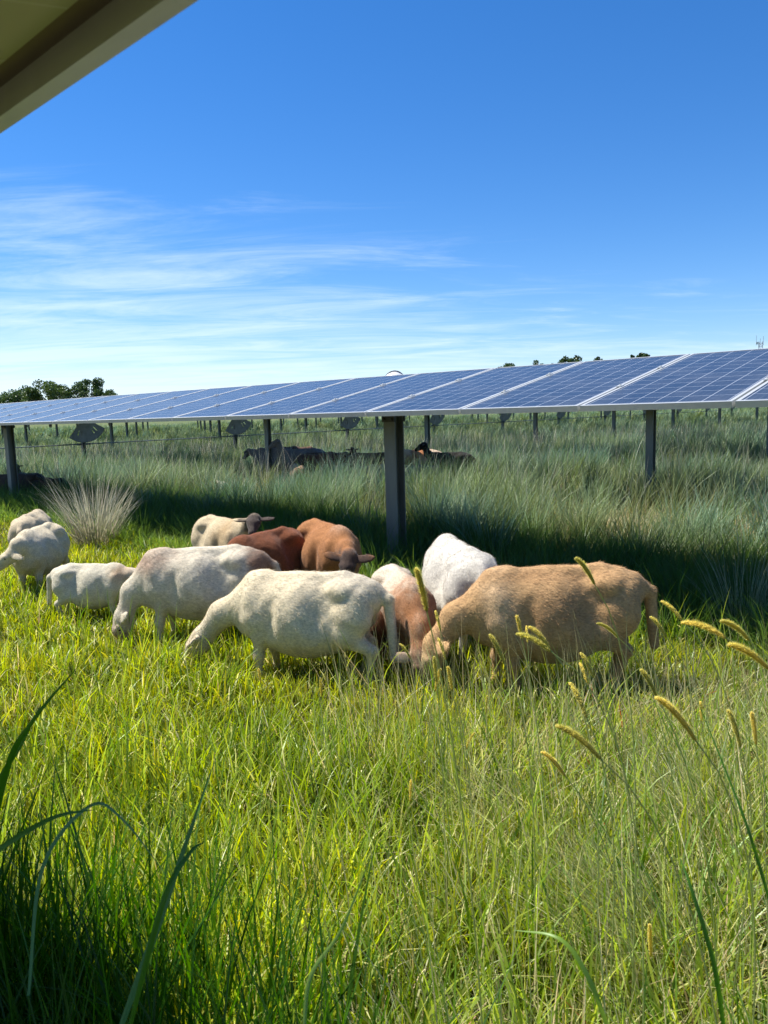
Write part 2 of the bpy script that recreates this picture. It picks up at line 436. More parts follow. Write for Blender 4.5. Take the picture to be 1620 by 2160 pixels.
V_SHADE = 5.05
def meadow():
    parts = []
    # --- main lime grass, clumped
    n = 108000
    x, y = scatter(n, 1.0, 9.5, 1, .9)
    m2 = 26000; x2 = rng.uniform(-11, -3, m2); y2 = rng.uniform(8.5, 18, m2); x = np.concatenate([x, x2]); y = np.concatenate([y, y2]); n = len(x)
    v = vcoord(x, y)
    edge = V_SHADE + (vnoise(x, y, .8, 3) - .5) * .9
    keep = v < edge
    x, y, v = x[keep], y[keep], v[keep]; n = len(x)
    cl = vnoise(x, y, .16, 5); big = vnoise(x, y, .9, 6)
    h = (.17 + .15 * cl + .10 * big) * rng.uniform(.6, 1.25, n); h *= 1 - .40 * np.clip((y - 3.0) / .6, 0, 1) * ((x > -.85) | (y > 4.6))
    dry = np.clip((x - .15) / 1.0 + (3.2 - y) * .35 + (vnoise(x, y, .5, 8) - .5) * 1.4, 0, 1) * (y < 4.2)
    w = rng.uniform(.0055, .0125, n) * (1 + .25 * (y > 4.5)) * (1 - .30 * dry)
    w[x < -.1] *= 1.25
    az = rng.uniform(0, 2 * math.pi, n); 
    lean = np.abs(rng.normal(.12, .14, n)) + .25 * (cl < .3); curve = np.abs(rng.normal(.75, .6, n))
    t = np.clip(vnoise(x, y, .35, 9) * .8 + rng.uniform(-.3, .3, n), 0, 1)
    c = mixc((.15, .24, .018), (.58, .62, .065), t ** 1.3)
    straw = rng.rand(n) < (.05 + .30 * dry)
    c[straw] = mixc((.54, .52, .18), (.80, .72, .34), rng.rand(straw.sum()))
    grey = (rng.rand(n) < .25 * dry) & ~straw
    c[grey] = np.array((.30, .42, .15))
    pale = rng.rand(n) < .07; c[pale] = np.array((.70, .74, .24)); red = rng.rand(n) < .006 * (dry > .3); c[red] = np.array((.38, .08, .04))
    lean = lean + dry * np.abs(rng.normal(.15, .25, n)); 
    c = jitter(c, .38)
    parts.append(blades(np.stack([x, y, np.zeros(n) - .01], 1), h, w, az, lean, curve, c * .30, np.clip(c * 1.35, 0, .9), 4))  # bases darkened as painted shade between blades, tips lightened as if sunlit
    # --- low thatch
    n = 42000
    x, y = scatter(n, 1.0, 9.0, 1, .9); k = vcoord(x, y) < V_SHADE + .3; x, y = x[k], y[k]; n = len(x)
    h = rng.uniform(.05, .16, n); t = rng.rand(n)
    c = jitter(mixc((.06, .09, .015), (.40, .36, .15), t ** 2), .25)
    parts.append(blades(np.stack([x, y, np.zeros(n)], 1), h, rng.uniform(.003, .006, n), rng.uniform(0, 6.28, n), rng.uniform(.3, 1.35, n), rng.uniform(0, .5, n), c, c, 3))
    # --- thin dry stems standing in the right foreground
    n = 2400
    x = rng.uniform(-.3, 3.4, n); y = rng.uniform(1.15, 4.2, n); k = (np.abs(x) < y * .56 + .5); x, y = x[k], y[k]; n = len(x)
    h = rng.uniform(.3, .62, n); t = rng.rand(n)
    c = jitter(mixc((.24, .28, .12), (.60, .55, .30), t), .2)
    parts.append(blades(np.stack([x, y, np.zeros(n)], 1), h, rng.uniform(.003, .006, n), rng.normal(2.6, 1.2, n), np.abs(rng.normal(.12, .2, n)), rng.uniform(0, .5, n), c, c * .95, 4))
    # --- bent straw stems lying across the right foreground
    n = 420
    x = rng.uniform(-.1, 2.4, n); y = rng.uniform(1.25, 3.6, n); k = (np.abs(x) < y * .56 + .4); x, y = x[k], y[k]; n = len(x); t = rng.rand(n)
    c = jitter(mixc((.50, .46, .26), (.78, .72, .46), t), .15)
    parts.append(blades(np.stack([x, y, np.full(n, .05)], 1), rng.uniform(.25, .55, n), rng.uniform(.0025, .005, n), rng.uniform(0, 6.28, n), rng.uniform(.5, 1.15, n), rng.uniform(-.1, .6, n), c, c, 5))
    # --- a fan of fine flattened grass
    for cx, cy, m_, a0 in ((.72, 1.95, 330, 2.75), (1.15, 2.5, 220, 2.4), (.45, 2.6, 160, 3.3), (1.7, 2.9, 180, 1.9)):
        a = rng.uniform(0, 6.28, m_); q = np.sqrt(rng.rand(m_)) * .16; t = rng.rand(m_)
        c = jitter(mixc((.20, .26, .06), (.70, .72, .32), t), .35)
        parts.append(blades(np.stack([cx + np.cos(a) * q, cy + np.sin(a) * q, np.full(m_, .03)], 1), rng.uniform(.3, .55, m_), rng.uniform(.003, .0065, m_), rng.normal(a0, .45, m_), np.abs(rng.normal(.62, .22, m_)), rng.uniform(.1, .7, m_), c * .7, c, 5))
    # --- longer fresh blades
    n = 9000
    x, y = scatter(n, 1.15, 7.0, 1, .6); k = (vcoord(x, y) < V_SHADE) & ((y < 3.3) | (rng.rand(n) < .12)); x, y = x[k], y[k]; n = len(x)
    h = rng.uniform(.32, .5, n); t = rng.rand(n)
    c = jitter(mixc((.10, .22, .02), (.42, .52, .08), t), .2)
    parts.append(blades(np.stack([x, y, np.zeros(n)], 1), h, rng.uniform(.006, .012, n) * (1 + .5 * (y < 2.5) * rng.rand(n)), rng.uniform(0, 6.28, n), np.abs(rng.normal(.1, .12, n)), rng.uniform(.1, 1.2, n), c * .8, c * 1.05, 5))
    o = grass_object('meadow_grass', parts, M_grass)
    tag(o, 'bright yellow green meadow grass the sheep graze, drier to the right', 'grass', kind='stuff')
meadow()

def clumps(cx, cy, per, h, spread, wid, cb, ct, leanm=.25, curvem=.6, seg=4, wind=None, hvar=.35):
    m = len(cx); n = m * per
    X = np.repeat(cx, per); Y = np.repeat(cy, per); H = np.repeat(h, per); SP = np.repeat(spread, per)
    a = rng.uniform(0, 6.28, n); r = SP * np.sqrt(rng.rand(n))
    x = X + np.cos(a) * r; y = Y + np.sin(a) * r
    hh = H * rng.uniform(1 - hvar, 1.12, n)
    lean = np.abs(rng.normal(leanm, .14, n)) * (r / SP + .25); curve = np.abs(rng.normal(curvem, .3, n))
    az = a + rng.normal(0, .5, n)
    if wind is not None:
        k = rng.rand(n) < .3; az[k] = wind + rng.normal(0, .9, k.sum())
    w = wid[0] + (wid[1] - wid[0]) * rng.rand(n)
    w = w * np.maximum(1, np.hypot(x, y) / 11.0)
    c1 = jitter(np.repeat(cb, per, 0), .2); c2 = jitter(np.repeat(ct, per, 0), .2)
    return blades(np.stack([x, y, np.zeros(n)], 1), hh, w, az, lean, curve, c1, c2, seg)
def shaded():
    parts = []
    m = 1500
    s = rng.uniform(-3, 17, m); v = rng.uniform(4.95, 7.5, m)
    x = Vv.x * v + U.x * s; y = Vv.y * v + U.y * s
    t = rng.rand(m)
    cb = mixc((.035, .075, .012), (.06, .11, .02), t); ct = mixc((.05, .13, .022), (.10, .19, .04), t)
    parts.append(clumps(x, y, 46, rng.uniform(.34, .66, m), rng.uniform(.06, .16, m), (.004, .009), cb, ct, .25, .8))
    m = 420                            # fresh pale tussocks along the sunny rim
    s = rng.uniform(-3, 15, m); v = rng.uniform(4.6, 5.35, m)
    x = Vv.x * v + U.x * s; y = Vv.y * v + U.y * s; t = rng.rand(m)
    parts.append(clumps(x, y, 30, rng.uniform(.3, .48, m), rng.uniform(.05, .14, m), (.005, .010), mixc((.08, .16, .02), (.1, .2, .02), t), mixc((.16, .28, .05), (.24, .36, .08), t), .3, 1.1))
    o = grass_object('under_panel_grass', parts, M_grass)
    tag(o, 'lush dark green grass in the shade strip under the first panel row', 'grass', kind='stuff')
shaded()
def tall():
    parts = []
    def band(m, d0, d1, per, seg, hs=1.0, spm=1.0, wf=1.0, power=0):
        x, y = scatter(m, d0, d1, power, 2.0, .60)
        v = vcoord(x, y); k = v > 6.55 + (vnoise(x, y, 1.2, 12) - .5) * 1.2
        x, y = x[k], y[k]
        bare = vnoise(x, y, 1.6, 21); vv = vcoord(x, y); ss = x * U.x + y * U.y
        bed = (vv > 9.6) & (vv < 12.6) & (ss > 4.5) & (ss < 17.5)
        k = (bare < np.where(y < 11, .68, .85)) & ~((np.hypot((x - 3.7) / 1.7, (y - 9.7) / .8) < 1) & (rng.rand(len(x)) < .85)) & ~(bed & (rng.rand(len(x)) < .7)); x, y = x[k], y[k]
        m = len(x); t = np.clip(vnoise(x, y, 2.2, 14) + rng.uniform(-.3, .3, m), 0, 1)
        h = (.54 + .46 * vnoise(x, y, 2.5, 15) + rng.uniform(-.14, .16, m)) * hs;
        front = (x / y > -.2) & (x / y < .14) & (y > 8) & (y < 16); h = np.where(front, h * .95, h)
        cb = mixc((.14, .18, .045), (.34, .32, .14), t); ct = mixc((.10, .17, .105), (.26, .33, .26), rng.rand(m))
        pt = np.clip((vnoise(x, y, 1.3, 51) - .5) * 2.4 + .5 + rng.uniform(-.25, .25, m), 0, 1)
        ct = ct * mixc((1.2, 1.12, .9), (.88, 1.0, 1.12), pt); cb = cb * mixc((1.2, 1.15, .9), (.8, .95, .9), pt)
        ct *= rng.uniform(.55, 1.5, (m, 1)); cb *= rng.uniform(.6, 1.3, (m, 1)); cb = cb * .6; ct = np.clip(ct * np.array((1.0, 1.08, .92)), 0, .8); lime = rng.rand(m) < .22; ct[lime] = np.array((.14, .22, .06));  # clump bases darkened again: shade between stems put into the colour
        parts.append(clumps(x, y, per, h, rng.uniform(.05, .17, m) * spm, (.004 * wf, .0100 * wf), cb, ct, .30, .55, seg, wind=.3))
    band(760, 6.0, 12, 60, 5, 1, 1, 1.3)
    band(2000, 11, 24, 38, 4, 1, 1, 1.2)
    band(2900, 22, 50, 24, 3, 1.0, 1.3, 1.0)
    band(4600, 48, 130, 14, 3, 1.1, 1.8, 1.2)
    # upright flowering culms with pale narrow seed tops
    n = 10000
    x, y = scatter(n, 6, 30, 0, 2.0, .6); k = (vcoord(x, y) > 6.9) & (vnoise(x, y, .9, 41) > .35); x, y = x[k], y[k]; n = len(x); t = rng.rand(n)
    c = jitter(mixc((.30, .33, .22), (.62, .60, .46), t), .15); wi = rng.uniform(.0025, .005, n) * np.maximum(1, y / 11)
    parts.append(blades(np.stack([x, y, np.zeros(n)], 1), rng.uniform(.65, 1.12, n), wi, rng.uniform(0, 6.28, n), np.abs(rng.normal(.05, .12, n)), np.abs(rng.normal(.3, .25, n)), c * .6, c, 5, taper=5))
    # low green underlayer
    n = 100000
    x, y = scatter(n, 6, 30, 1, 2.0, .6); k = vcoord(x, y) > 6.6; x, y = x[k], y[k]; n = len(x); t = rng.rand(n)
    t[np.hypot((x - 3.7) / 1.7, (y - 9.7) / .8) < 1] = 1.15
    c = jitter(mixc((.14, .21, .04), (.46, .42, .19), t), .3)
    parts.append(blades(np.stack([x, y, np.zeros(n)], 1), rng.uniform(.1, .40, n), rng.uniform(.004, .009, n) * np.maximum(1, y / 12), rng.uniform(0, 6.28, n), rng.uniform(.1, .9, n), rng.uniform(.1, .9, n), c, c * 1.1, 3))
    n = 3000                           # flattened straw in an opening between the clumps
    a = rng.uniform(0, 6.28, n); q = np.sqrt(rng.rand(n)) * 1.15; x = 3.7 + np.cos(a) * q * 1.7; y = 9.7 + np.sin(a) * q * .8; t = rng.rand(n)
    c = jitter(mixc((.42, .36, .22), (.66, .58, .40), t), .2)
    parts.append(blades(np.stack([x, y, np.zeros(n)], 1), rng.uniform(.08, .3, n), rng.uniform(.004, .009, n), rng.uniform(0, 6.28, n), rng.uniform(.6, 1.45, n), rng.uniform(0, .4, n), c, c, 3))
    o = grass_object('tall_bunch_grass', parts, M_tall)
    tag(o, 'tall blue green bunch grass filling the field under and beyond the panels', 'grass', kind='stuff')
tall()

# individual tufts that stand out
def tuft(name, label, cat, px, py_, z, n, h, sp, wid, cb, ct, lean=.3, curve=.5, group=None, m=None, az0=None, seg=7):
    c = at_z(px, py_, z); root = (c.x, c.y)
    a = rng.uniform(0, 6.28, n); r = sp * np.sqrt(rng.rand(n))
    x = np.cos(a) * r; y = np.sin(a) * r
    az = a + rng.normal(0, .4, n)
    if az0 is not None: az = rng.normal(az0, .45, n)
    t = rng.rand(n)
    p = blades(np.stack([x, y, np.zeros(n)], 1), h * rng.uniform(.6, 1.1, n), wid[0] + (wid[1] - wid[0]) * rng.rand(n), az,
               np.abs(rng.normal(lean, .14, n)), np.abs(rng.normal(curve, .3, n)), jitter(mixc(cb[0], cb[1], t), .15), jitter(mixc(ct[0], ct[1], t), .15), seg)
    o = grass_object(name, [p], m or M_tall); o.location = (root[0], root[1], 0)
    tag(o, label, cat, group); return o
tuft('dry_grass_tuft', 'pale grey straw coloured grass tuft in front of the panel shade, above the small lamb', 'grass tuft', 202, 1142, 0.10, 420, 1.05, .20, (.006, .011),
     ((.22, .22, .12), (.34, .31, .18)), ((.36, .38, .30), (.50, .48, .38)), .3, .45)
tuft('dry_grass_tuft', 'wispy grey green grass tuft at the right picture edge behind the tan ewe', 'grass tuft', 1570, 1330, 0.05, 150, .72, .16, (.003, .006),
     ((.12, .18, .06), (.2, .22, .1)), ((.22, .30, .20), (.36, .40, .30)), .25, .45)

# broad dark blades, near left corner
def big_blade(pts, wid, c, name, label):
    """one long leaf through photo pixels (X, Y, distance)"""
    P = [at_d(*p) for p in pts]
    # catmull-rom
    Q = []; n = 8
    PP = [P[0] * 2 - P[1]] + P + [P[-1] * 2 - P[-2]]
    for i in range(1, len(PP) - 2):
        for k in range(n):
            t = k / n; a, b, c_, d_ = PP[i - 1], PP[i], PP[i + 1], PP[i + 2]
            Q.append(.5 * ((2 * b) + (c_ - a) * t + (2 * a - 5 * b + 4 * c_ - d_) * t * t + (3 * b - a - 3 * c_ + d_) * t ** 3))
    Q.append(P[-1])
    b = MB(); vs = []; m_ = len(Q)
    for i, q in enumerate(Q):
        t = i / (m_ - 1); tg = (Q[min(i + 1, m_ - 1)] - Q[max(i - 1, 0)]).normalized()
        side = tg.cross((Vector((0, 0, CAM_H)) - q) + Vector((.6, .1, .5))).normalized()
        nrm = side.cross(tg)
        w = wid * (1 - t ** 2.2) * (.6 + .4 * min(1, t * 4)) / 2 + .0004
        vs += [q - side * w, q + nrm * w * .35, q + side * w]
    fs = []
    for i in range(m_ - 1):
        for k in (0, 1): fs.append((3 * i + k, 3 * i + k + 1, 3 * i + k + 4, 3 * i + k + 3))
    org = Vector((P[0].x, P[0].y, 0))
    me = np_mesh(name, [tuple(v - org) for v in vs], [i for f in fs for i in f], [4 * i for i in range(len(fs))], [4] * len(fs), np.tile(np.array(c), (len(vs), 1)), True, [M_grass])
    o = link(name, me); o.location = org
    tag(o, label, 'grass blade', 'broad grass blades in the left foreground'); return o
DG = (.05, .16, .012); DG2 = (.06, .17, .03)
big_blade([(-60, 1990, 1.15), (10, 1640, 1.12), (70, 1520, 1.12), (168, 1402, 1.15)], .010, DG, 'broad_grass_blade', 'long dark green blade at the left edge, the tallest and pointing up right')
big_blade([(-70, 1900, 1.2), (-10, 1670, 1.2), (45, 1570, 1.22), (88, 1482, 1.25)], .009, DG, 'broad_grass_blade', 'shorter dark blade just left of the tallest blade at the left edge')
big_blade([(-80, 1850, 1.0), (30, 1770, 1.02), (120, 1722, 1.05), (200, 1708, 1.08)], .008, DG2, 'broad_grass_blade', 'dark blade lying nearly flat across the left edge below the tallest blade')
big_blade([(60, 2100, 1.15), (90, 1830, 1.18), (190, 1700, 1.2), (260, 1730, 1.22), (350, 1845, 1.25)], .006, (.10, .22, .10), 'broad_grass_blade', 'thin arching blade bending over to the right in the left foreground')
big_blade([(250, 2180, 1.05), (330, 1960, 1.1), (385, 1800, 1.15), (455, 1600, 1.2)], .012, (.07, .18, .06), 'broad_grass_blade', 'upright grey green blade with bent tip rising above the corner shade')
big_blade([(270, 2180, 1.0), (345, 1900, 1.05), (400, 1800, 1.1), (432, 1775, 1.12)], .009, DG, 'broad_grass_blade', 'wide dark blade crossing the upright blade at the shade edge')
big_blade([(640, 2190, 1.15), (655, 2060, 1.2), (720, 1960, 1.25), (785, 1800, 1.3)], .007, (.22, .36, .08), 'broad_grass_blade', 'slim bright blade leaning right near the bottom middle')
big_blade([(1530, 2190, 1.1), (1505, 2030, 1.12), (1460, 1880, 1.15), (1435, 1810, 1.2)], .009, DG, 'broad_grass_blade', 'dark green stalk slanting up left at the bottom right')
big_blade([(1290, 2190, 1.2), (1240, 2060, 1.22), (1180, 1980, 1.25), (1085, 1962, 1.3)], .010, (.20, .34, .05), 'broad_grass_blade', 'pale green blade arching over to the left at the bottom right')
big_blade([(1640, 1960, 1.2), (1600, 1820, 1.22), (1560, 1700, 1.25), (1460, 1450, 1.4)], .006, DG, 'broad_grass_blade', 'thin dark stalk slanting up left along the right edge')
def corner():
    n = 3200
    x = rng.uniform(-1.5, -.05, n); y = rng.uniform(.95, 1.9, n); v = vcoord(x, y); k = v < .95 + rng.uniform(-.2, .15, n)
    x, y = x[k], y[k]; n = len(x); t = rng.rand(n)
    c = jitter(mixc((.022, .085, .006), (.065, .18, .012), t), .3)  # colour kept extra dark to paint in more of the corner shadow
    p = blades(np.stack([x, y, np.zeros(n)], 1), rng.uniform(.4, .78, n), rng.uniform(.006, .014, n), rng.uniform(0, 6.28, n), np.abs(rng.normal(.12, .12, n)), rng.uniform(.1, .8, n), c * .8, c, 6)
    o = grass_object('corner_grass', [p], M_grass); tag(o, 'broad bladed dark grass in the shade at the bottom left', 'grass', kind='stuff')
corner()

# ------------------------------------------------------------------ foxtails
FOX = [((1214,1177),(1254,1232)),((877,1198),(900,1288)),((918,1288),(929,1330)),((923,1345),(940,1391)),((1089,1298),(1101,1347)),
 ((1089,1337),(1161,1374)),((1115,1322),(1160,1368)),((1110,1320),(1113,1356)),((1032,1338),(1064,1400)),((1259,1315),(1304,1345)),
 ((1224,1377),(1252,1429)),((1222,1398),(1241,1446)),((1201,1440),(1237,1513)),((1351,1412),(1384,1467)),((1383,1471),(1466,1560)),
 ((1371,1301),(1405,1343)),((1394,1268),(1440,1310)),((915,1385),(921,1437)),((929,1410),(918,1458)),((944,1406),(954,1456)),
 ((843,1358),(866,1389)),((1038,1420),(1051,1444)),((1028,1467),(1025,1505)),((835,1477),(839,1513)),((1172,1531),(1266,1600)),
 ((1142,1586),(1192,1637)),((1002,1545),(982,1580)),((1535,1497),(1562,1575)),((1585,1502),(1595,1570)),((1477,1480),(1480,1520)),
 ((1370,1950),(1373,2017)),((1565,1970),(1567,2017)),((1605,1995),(1610,2040)),((1510,1995),(1512,2035)),((1437,1313),(1530,1345)),
 ((1520,1310),(1580,1350)),((1535,1360),(1620,1410)),((545,1410),(550,1440)),((676,1430),(678,1470)),((867,1645),(865,1690))]
FOXL = {0: 'foxtail seed head crossing the top of the tan ewe\'s back', 1: 'tall upright foxtail head left of the tan ewe, against the white and brown sheep',
 5: 'foxtail head lying almost flat in front of the tan ewe\'s flank, in a cluster', 8: 'single foxtail head in front of the tan ewe\'s shoulder',
 9: 'single foxtail head in front of the tan ewe\'s hind quarter', 12: 'foxtail head hanging below the tan ewe\'s belly', 14: 'large foxtail head arching below the tan ewe\'s hind legs',
 15: 'foxtail head beside the tan ewe\'s hanging tail', 16: 'foxtail head just right of the tan ewe\'s rump', 24: 'large foxtail head bent left in the open grass below the tan ewe',
 25: 'smaller foxtail head just below the large bent one in the open grass', 27: 'drooping foxtail head near the right edge below the arching ones', 30: 'blurred pale foxtail head low at the bottom right',
 34: 'long foxtail head arching left at the right edge, highest of its cluster', 36: 'foxtail head cut off by the right edge', 37: 'small foxtail head below the white ewe\'s front leg', 38: 'small foxtail head below the white ewe\'s belly', 39: 'small foxtail head alone in the grass below the white ewe\'s tail',
 2: 'foxtail head in front of the tan ewe\'s neck', 13: 'foxtail head in front of the tan ewe\'s hind leg', 20: 'small foxtail head at the grazing brown head behind the white tail', 4: 'upright foxtail head standing topmost in the cluster before the tan ewe'}
def foxtail(i, tip, base):
    ln = math.dist(tip, base); ripe = rng.uniform(.85, 1.08); fat_ = rng.uniform(.8, 1.25)
    real = rng.uniform(.062, .08)
    dist = min(max(1620 * real / ln * 1.0, 1.05), 3.6)
    if i in (37, 38): dist = 3.5; 
    Pb = at_d(base[0], base[1], dist); Pt = at_d(tip[0], tip[1], dist + rng.uniform(-.02, .03))
    dr = (Pb - Pt).normalized(); L = (Pb - Pt).length
    gx = Pb.x + dr.x * .22 + rng.uniform(-.05, .1); gy = Pb.y + rng.uniform(.0, .2)
    G = Vector((gx, gy, 0))
    root = empty('foxtail', G)
    # stem: hermite from ground up into the head
    b = MB(); pts = []; T0 = Vector((0, 0, Pb.z * 1.2)); T1 = -dr * Pb.z * .6
    for k in range(13):
        t = k / 12
        p = (2*t**3-3*t**2+1) * G + (t**3-2*t**2+t) * T0 + (-2*t**3+3*t**2) * Pb + (t**3-t**2) * T1
        pts.append(p - G)
    b.tube(pts, [.0019 - .0008 * k / 12 for k in range(13)], 5)
    v = np.array(b.v)
    me = bpy.data.meshes.new('stem'); me.from_pydata(b.v, [], b.f); me.materials.append(M_grass); me.update()
    a = me.color_attributes.new('tint', 'FLOAT_COLOR', 'POINT'); c = np.ones((len(b.v), 4), np.float32); c[:, :3] = (.34, .40, .18); a.data.foreach_set('color', c.ravel())
    link('stem', me, root)
    # head: core + bristles along a gently curved axis
    n = int(800); t = rng.rand(n); sag = Vector((0, 0, 1)) * L * .10
    ax = np.array([(Pb - G) * (1 - q) + (Pt - G) * q + sag * (4 * q * (1 - q)) for q in t])
    d3 = np.array(-dr); ph = rng.uniform(0, 6.28, n)
    e1 = np.cross(d3, [0, 0, 1.]); e1 /= np.linalg.norm(e1); e2 = np.cross(d3, e1)
    rad = np.cos(ph)[:, None] * e1 + np.sin(ph)[:, None] * e2
    env = np.sin(np.clip(t * .93 + .07, 0, 1) * math.pi) ** .35
    rr = .0036 * env * fat_
    p0 = ax + rad * rr[:, None] * .4; ln_ = rng.uniform(.006, .010, n) * env
    tipv = p0 + (rad * .8 + d3 * .62) * ln_[:, None]
    sd = np.cross(rad, d3); w = .0006
    V = np.stack([p0 - sd * w, p0 + sd * w, tipv], 1).reshape(-1, 3)
    cb = MB(); cp = [(Pb - G) * (1 - q) + (Pt - G) * q + sag * (4 * q * (1 - q)) for q in np.linspace(0, 1, 12)]
    cb.tube(cp, [.0008 + .0033 * math.sin(min(1, q * .93 + .05) * math.pi) ** .4 for q in np.linspace(0, 1, 12)], 7)
    nb = len(V); V = np.concatenate([V, np.array(cb.v)])
    loops = list(range(nb)) + [nb + k for f in cb.f for k in f]; tot = [3] * n + [len(f) for f in cb.f]
    C = np.concatenate([np.tile(np.array((.95, .88, .28)), (nb, 1)), np.tile(np.array((.52, .50, .13)), (len(cb.v), 1))])
    C *= np.array((ripe, ripe ** .7, ripe))
    C[:nb] *= np.repeat(rng.uniform(.7, 1.2, n), 3)[:, None]
    me = np_mesh('seed_head', V, loops, np.concatenate([[0], np.cumsum(tot)[:-1]]), tot, C, True, [M_seed])
    link('seed_head', me, root)
    tag(root, FOXL.get(i, 'thin foxtail with bristly yellow green seed head among the others in the right foreground'), 'foxtail', 'foxtails in the right foreground')
for i, (a, b) in enumerate(FOX): foxtail(i, a, b)

# ------------------------------------------------------------------ sheep
def smin(a, b, k):
    h = np.maximum(k - np.abs(a - b), 0) / k
    return np.minimum(a, b) - h * h * k * .25
def rcone(P, a, b, ra, rb, sy=1.0):
    a = np.array(a, float); b = np.array(b, float)
    Q = P
    if sy != 1.0:
        Q = P.copy(); Q[..., 1] = (Q[..., 1] - a[1]) / sy + a[1]
    ab = b - a; t = np.clip(((Q - a) @ ab) / (ab @ ab), 0, 1)
    return np.linalg.norm(Q - a - t[..., None] * ab, axis=-1) - (ra + (rb - ra) * t)
def ell(P, c, r, ax=None):
    Q = P - np.array(c, float)
    if ax is not None: Q = Q @ np.array(ax, float).T
    r = np.array(r, float)
    k0 = np.linalg.norm(Q / r, axis=-1); k1 = np.linalg.norm(Q / (r * r), axis=-1)
    return k0 * (k0 - 1) / np.maximum(k1, 1e-6)
def unit(v): v = np.array(v, float); return v / np.linalg.norm(v)

def sheep_sdf(P, ps):
    lie = ps.get('lie', False); fat = ps.get('fat', 1.0); legdz = ps.get('legs', {})
    d = ell(P, (.08, 0, .440), (.34, .185 * fat, .235))
    d = smin(d, ell(P, (-.05, 0, .405), (.30, .228 * fat, .235)), .10)
    d = smin(d, ell(P, (.27, 0, .475), (.16, .135, .20)), .07)
    d = smin(d, ell(P, (-.32, 0, .545), (.19, .142, .145)), .06)
    d = smin(d, rcone(P, (.25, 0, .648), (-.27, 0, .672), .034, .034), .06)
    d = smin(d, rcone(P, (.315, 0, .645), (.24, 0, .66), .045, .04), .05)
    for s in (-1, 1):
        d = smin(d, ell(P, (-.265, s * .108, .606), (.07, .045, .045)), .07)      # hook bones
        a = R(-18); ca, sa = math.cos(a), math.sin(a)
        d = smin(d, ell(P, (-.335, s * .100, .450), (.105, .068, .17), [(ca, 0, -sa), (0, 1, 0), (sa, 0, ca)]), .03)
        a = R(14); ca, sa = math.cos(a), math.sin(a)
        d = smin(d, ell(P, (.265, s * .116, .435), (.072, .050, .165), [(ca, 0, -sa), (0, 1, 0), (sa, 0, ca)]), .028)
        # hollow of the flank in front of the hip and behind the shoulder
        hol = ell(P, (-.165, s * .268, .555), (.055, .105, .14)); d = -smin(-d, hol, .14)
        hol = ell(P, (.155, s * .238, .47), (.03, .06, .16)); d = -smin(-d, hol, .06)
        if lie:
            d = smin(d, rcone(P, (-.30, s * .17, .30), (-.10, s * .2, .26), .07, .05), .05)
            d = smin(d, rcone(P, (.25, s * .12, .30), (.38, s * .1, .26), .05, .035), .04)
        else:
            fo = legdz.get(('f', s), 0.0); ho = legdz.get(('h', s), 0.0)
            d = smin(d, rcone(P, (.265, s * .10, .42), (.235 + fo * .3, s * .095, .325), .085, .055, .8), .045)
            d = smin(d, rcone(P, (.235 + fo * .3, s * .095, .325), (.25 + fo * .7, s * .088, .185), .052, .031), .03)
            d = smin(d, ell(P, (.252 + fo * .7, s * .088, .185), (.033, .03, .04)), .02)
            d = smin(d, rcone(P, (.25 + fo * .7, s * .088, .185), (.245 + fo, s * .086, .065), .026, .021), .02)
            d = smin(d, rcone(P, (.245 + fo, s * .086, .06), (.275 + fo, s * .086, .018), .025, .028), .015)
            d = smin(d, rcone(P, (-.34, s * .10, .44), (-.275 + ho * .3, s * .105, .345), .11, .075, .75), .05)
            d = smin(d, rcone(P, (-.275 + ho * .3, s * .105, .345), (-.415 + ho * .7, s * .092, .245), .07, .036), .035)
            d = smin(d, ell(P, (-.425 + ho * .7, s * .092, .245), (.034, .026, .035)), .02)
            d = smin(d, rcone(P, (-.42 + ho * .7, s * .092, .24), (-.385 + ho, s * .088, .07), .029, .021), .02)
            d = smin(d, rcone(P, (-.385 + ho, s * .088, .065), (-.355 + ho, s * .088, .018), .025, .028), .015)
    d = smin(d, ell(P, (.36, 0, .37), (.07, .075, .08)), .05)
    if ps.get('udder'): d = smin(d, ell(P, (-.24, 0, .27), (.09, .075, .06)), .05)
    # neck
    H0 = np.array(ps['poll']); hd = unit(ps['hdir'])
    hu = np.array(ps.get('hup', (0, 0, 1.0))); hu = unit(hu - hd * (hu @ hd)); hl = np.cross(hu, hd)
    nb = np.array((.33, 0, .52)); mid = nb * .5 + H0 * .5 + np.array(ps.get('nmid', (0, 0, .02)))
    d = smin(d, rcone(P, (.29, 0, .53), mid, .125, .078, .82), .07)
    d = smin(d, rcone(P, mid, H0, .080, .058, .9), .05)
    # head
    q = lambda f, u, l=0: H0 + hd * f + hu * u + hl * l
    d = smin(d, rcone(P, q(-.005, 0), q(.085, .004), .064, .055), .04)
    d = smin(d, rcone(P, q(.08, -.002), q(.20, -.024), .050, .031), .03)
    d = smin(d, rcone(P, q(.03, -.035), q(.18, -.042), .045, .023), .03)
    d = smin(d, ell(P, q(.205, -.03), (.028, .028, .024)), .02)
    for s in (-1, 1):
        d = smin(d, ell(P, q(.075, .022, s * .042), (.022, .022, .018)), .02)    # brow
        ed = unit(hl * s * 1.0 + hd * ps.get('earf', -.15) + hu * ps.get('earu', -.12)); eu = unit(np.cross(ed, hd) * s + hu * .3); eu = unit(eu - ed * (eu @ ed)); ew = np.cross(ed, eu)
        c = q(.012, .012, s * .055) + ed * .068
        d = smin(d, ell(P, c, (.084, .013, .037), [ed, eu, ew]), .018)
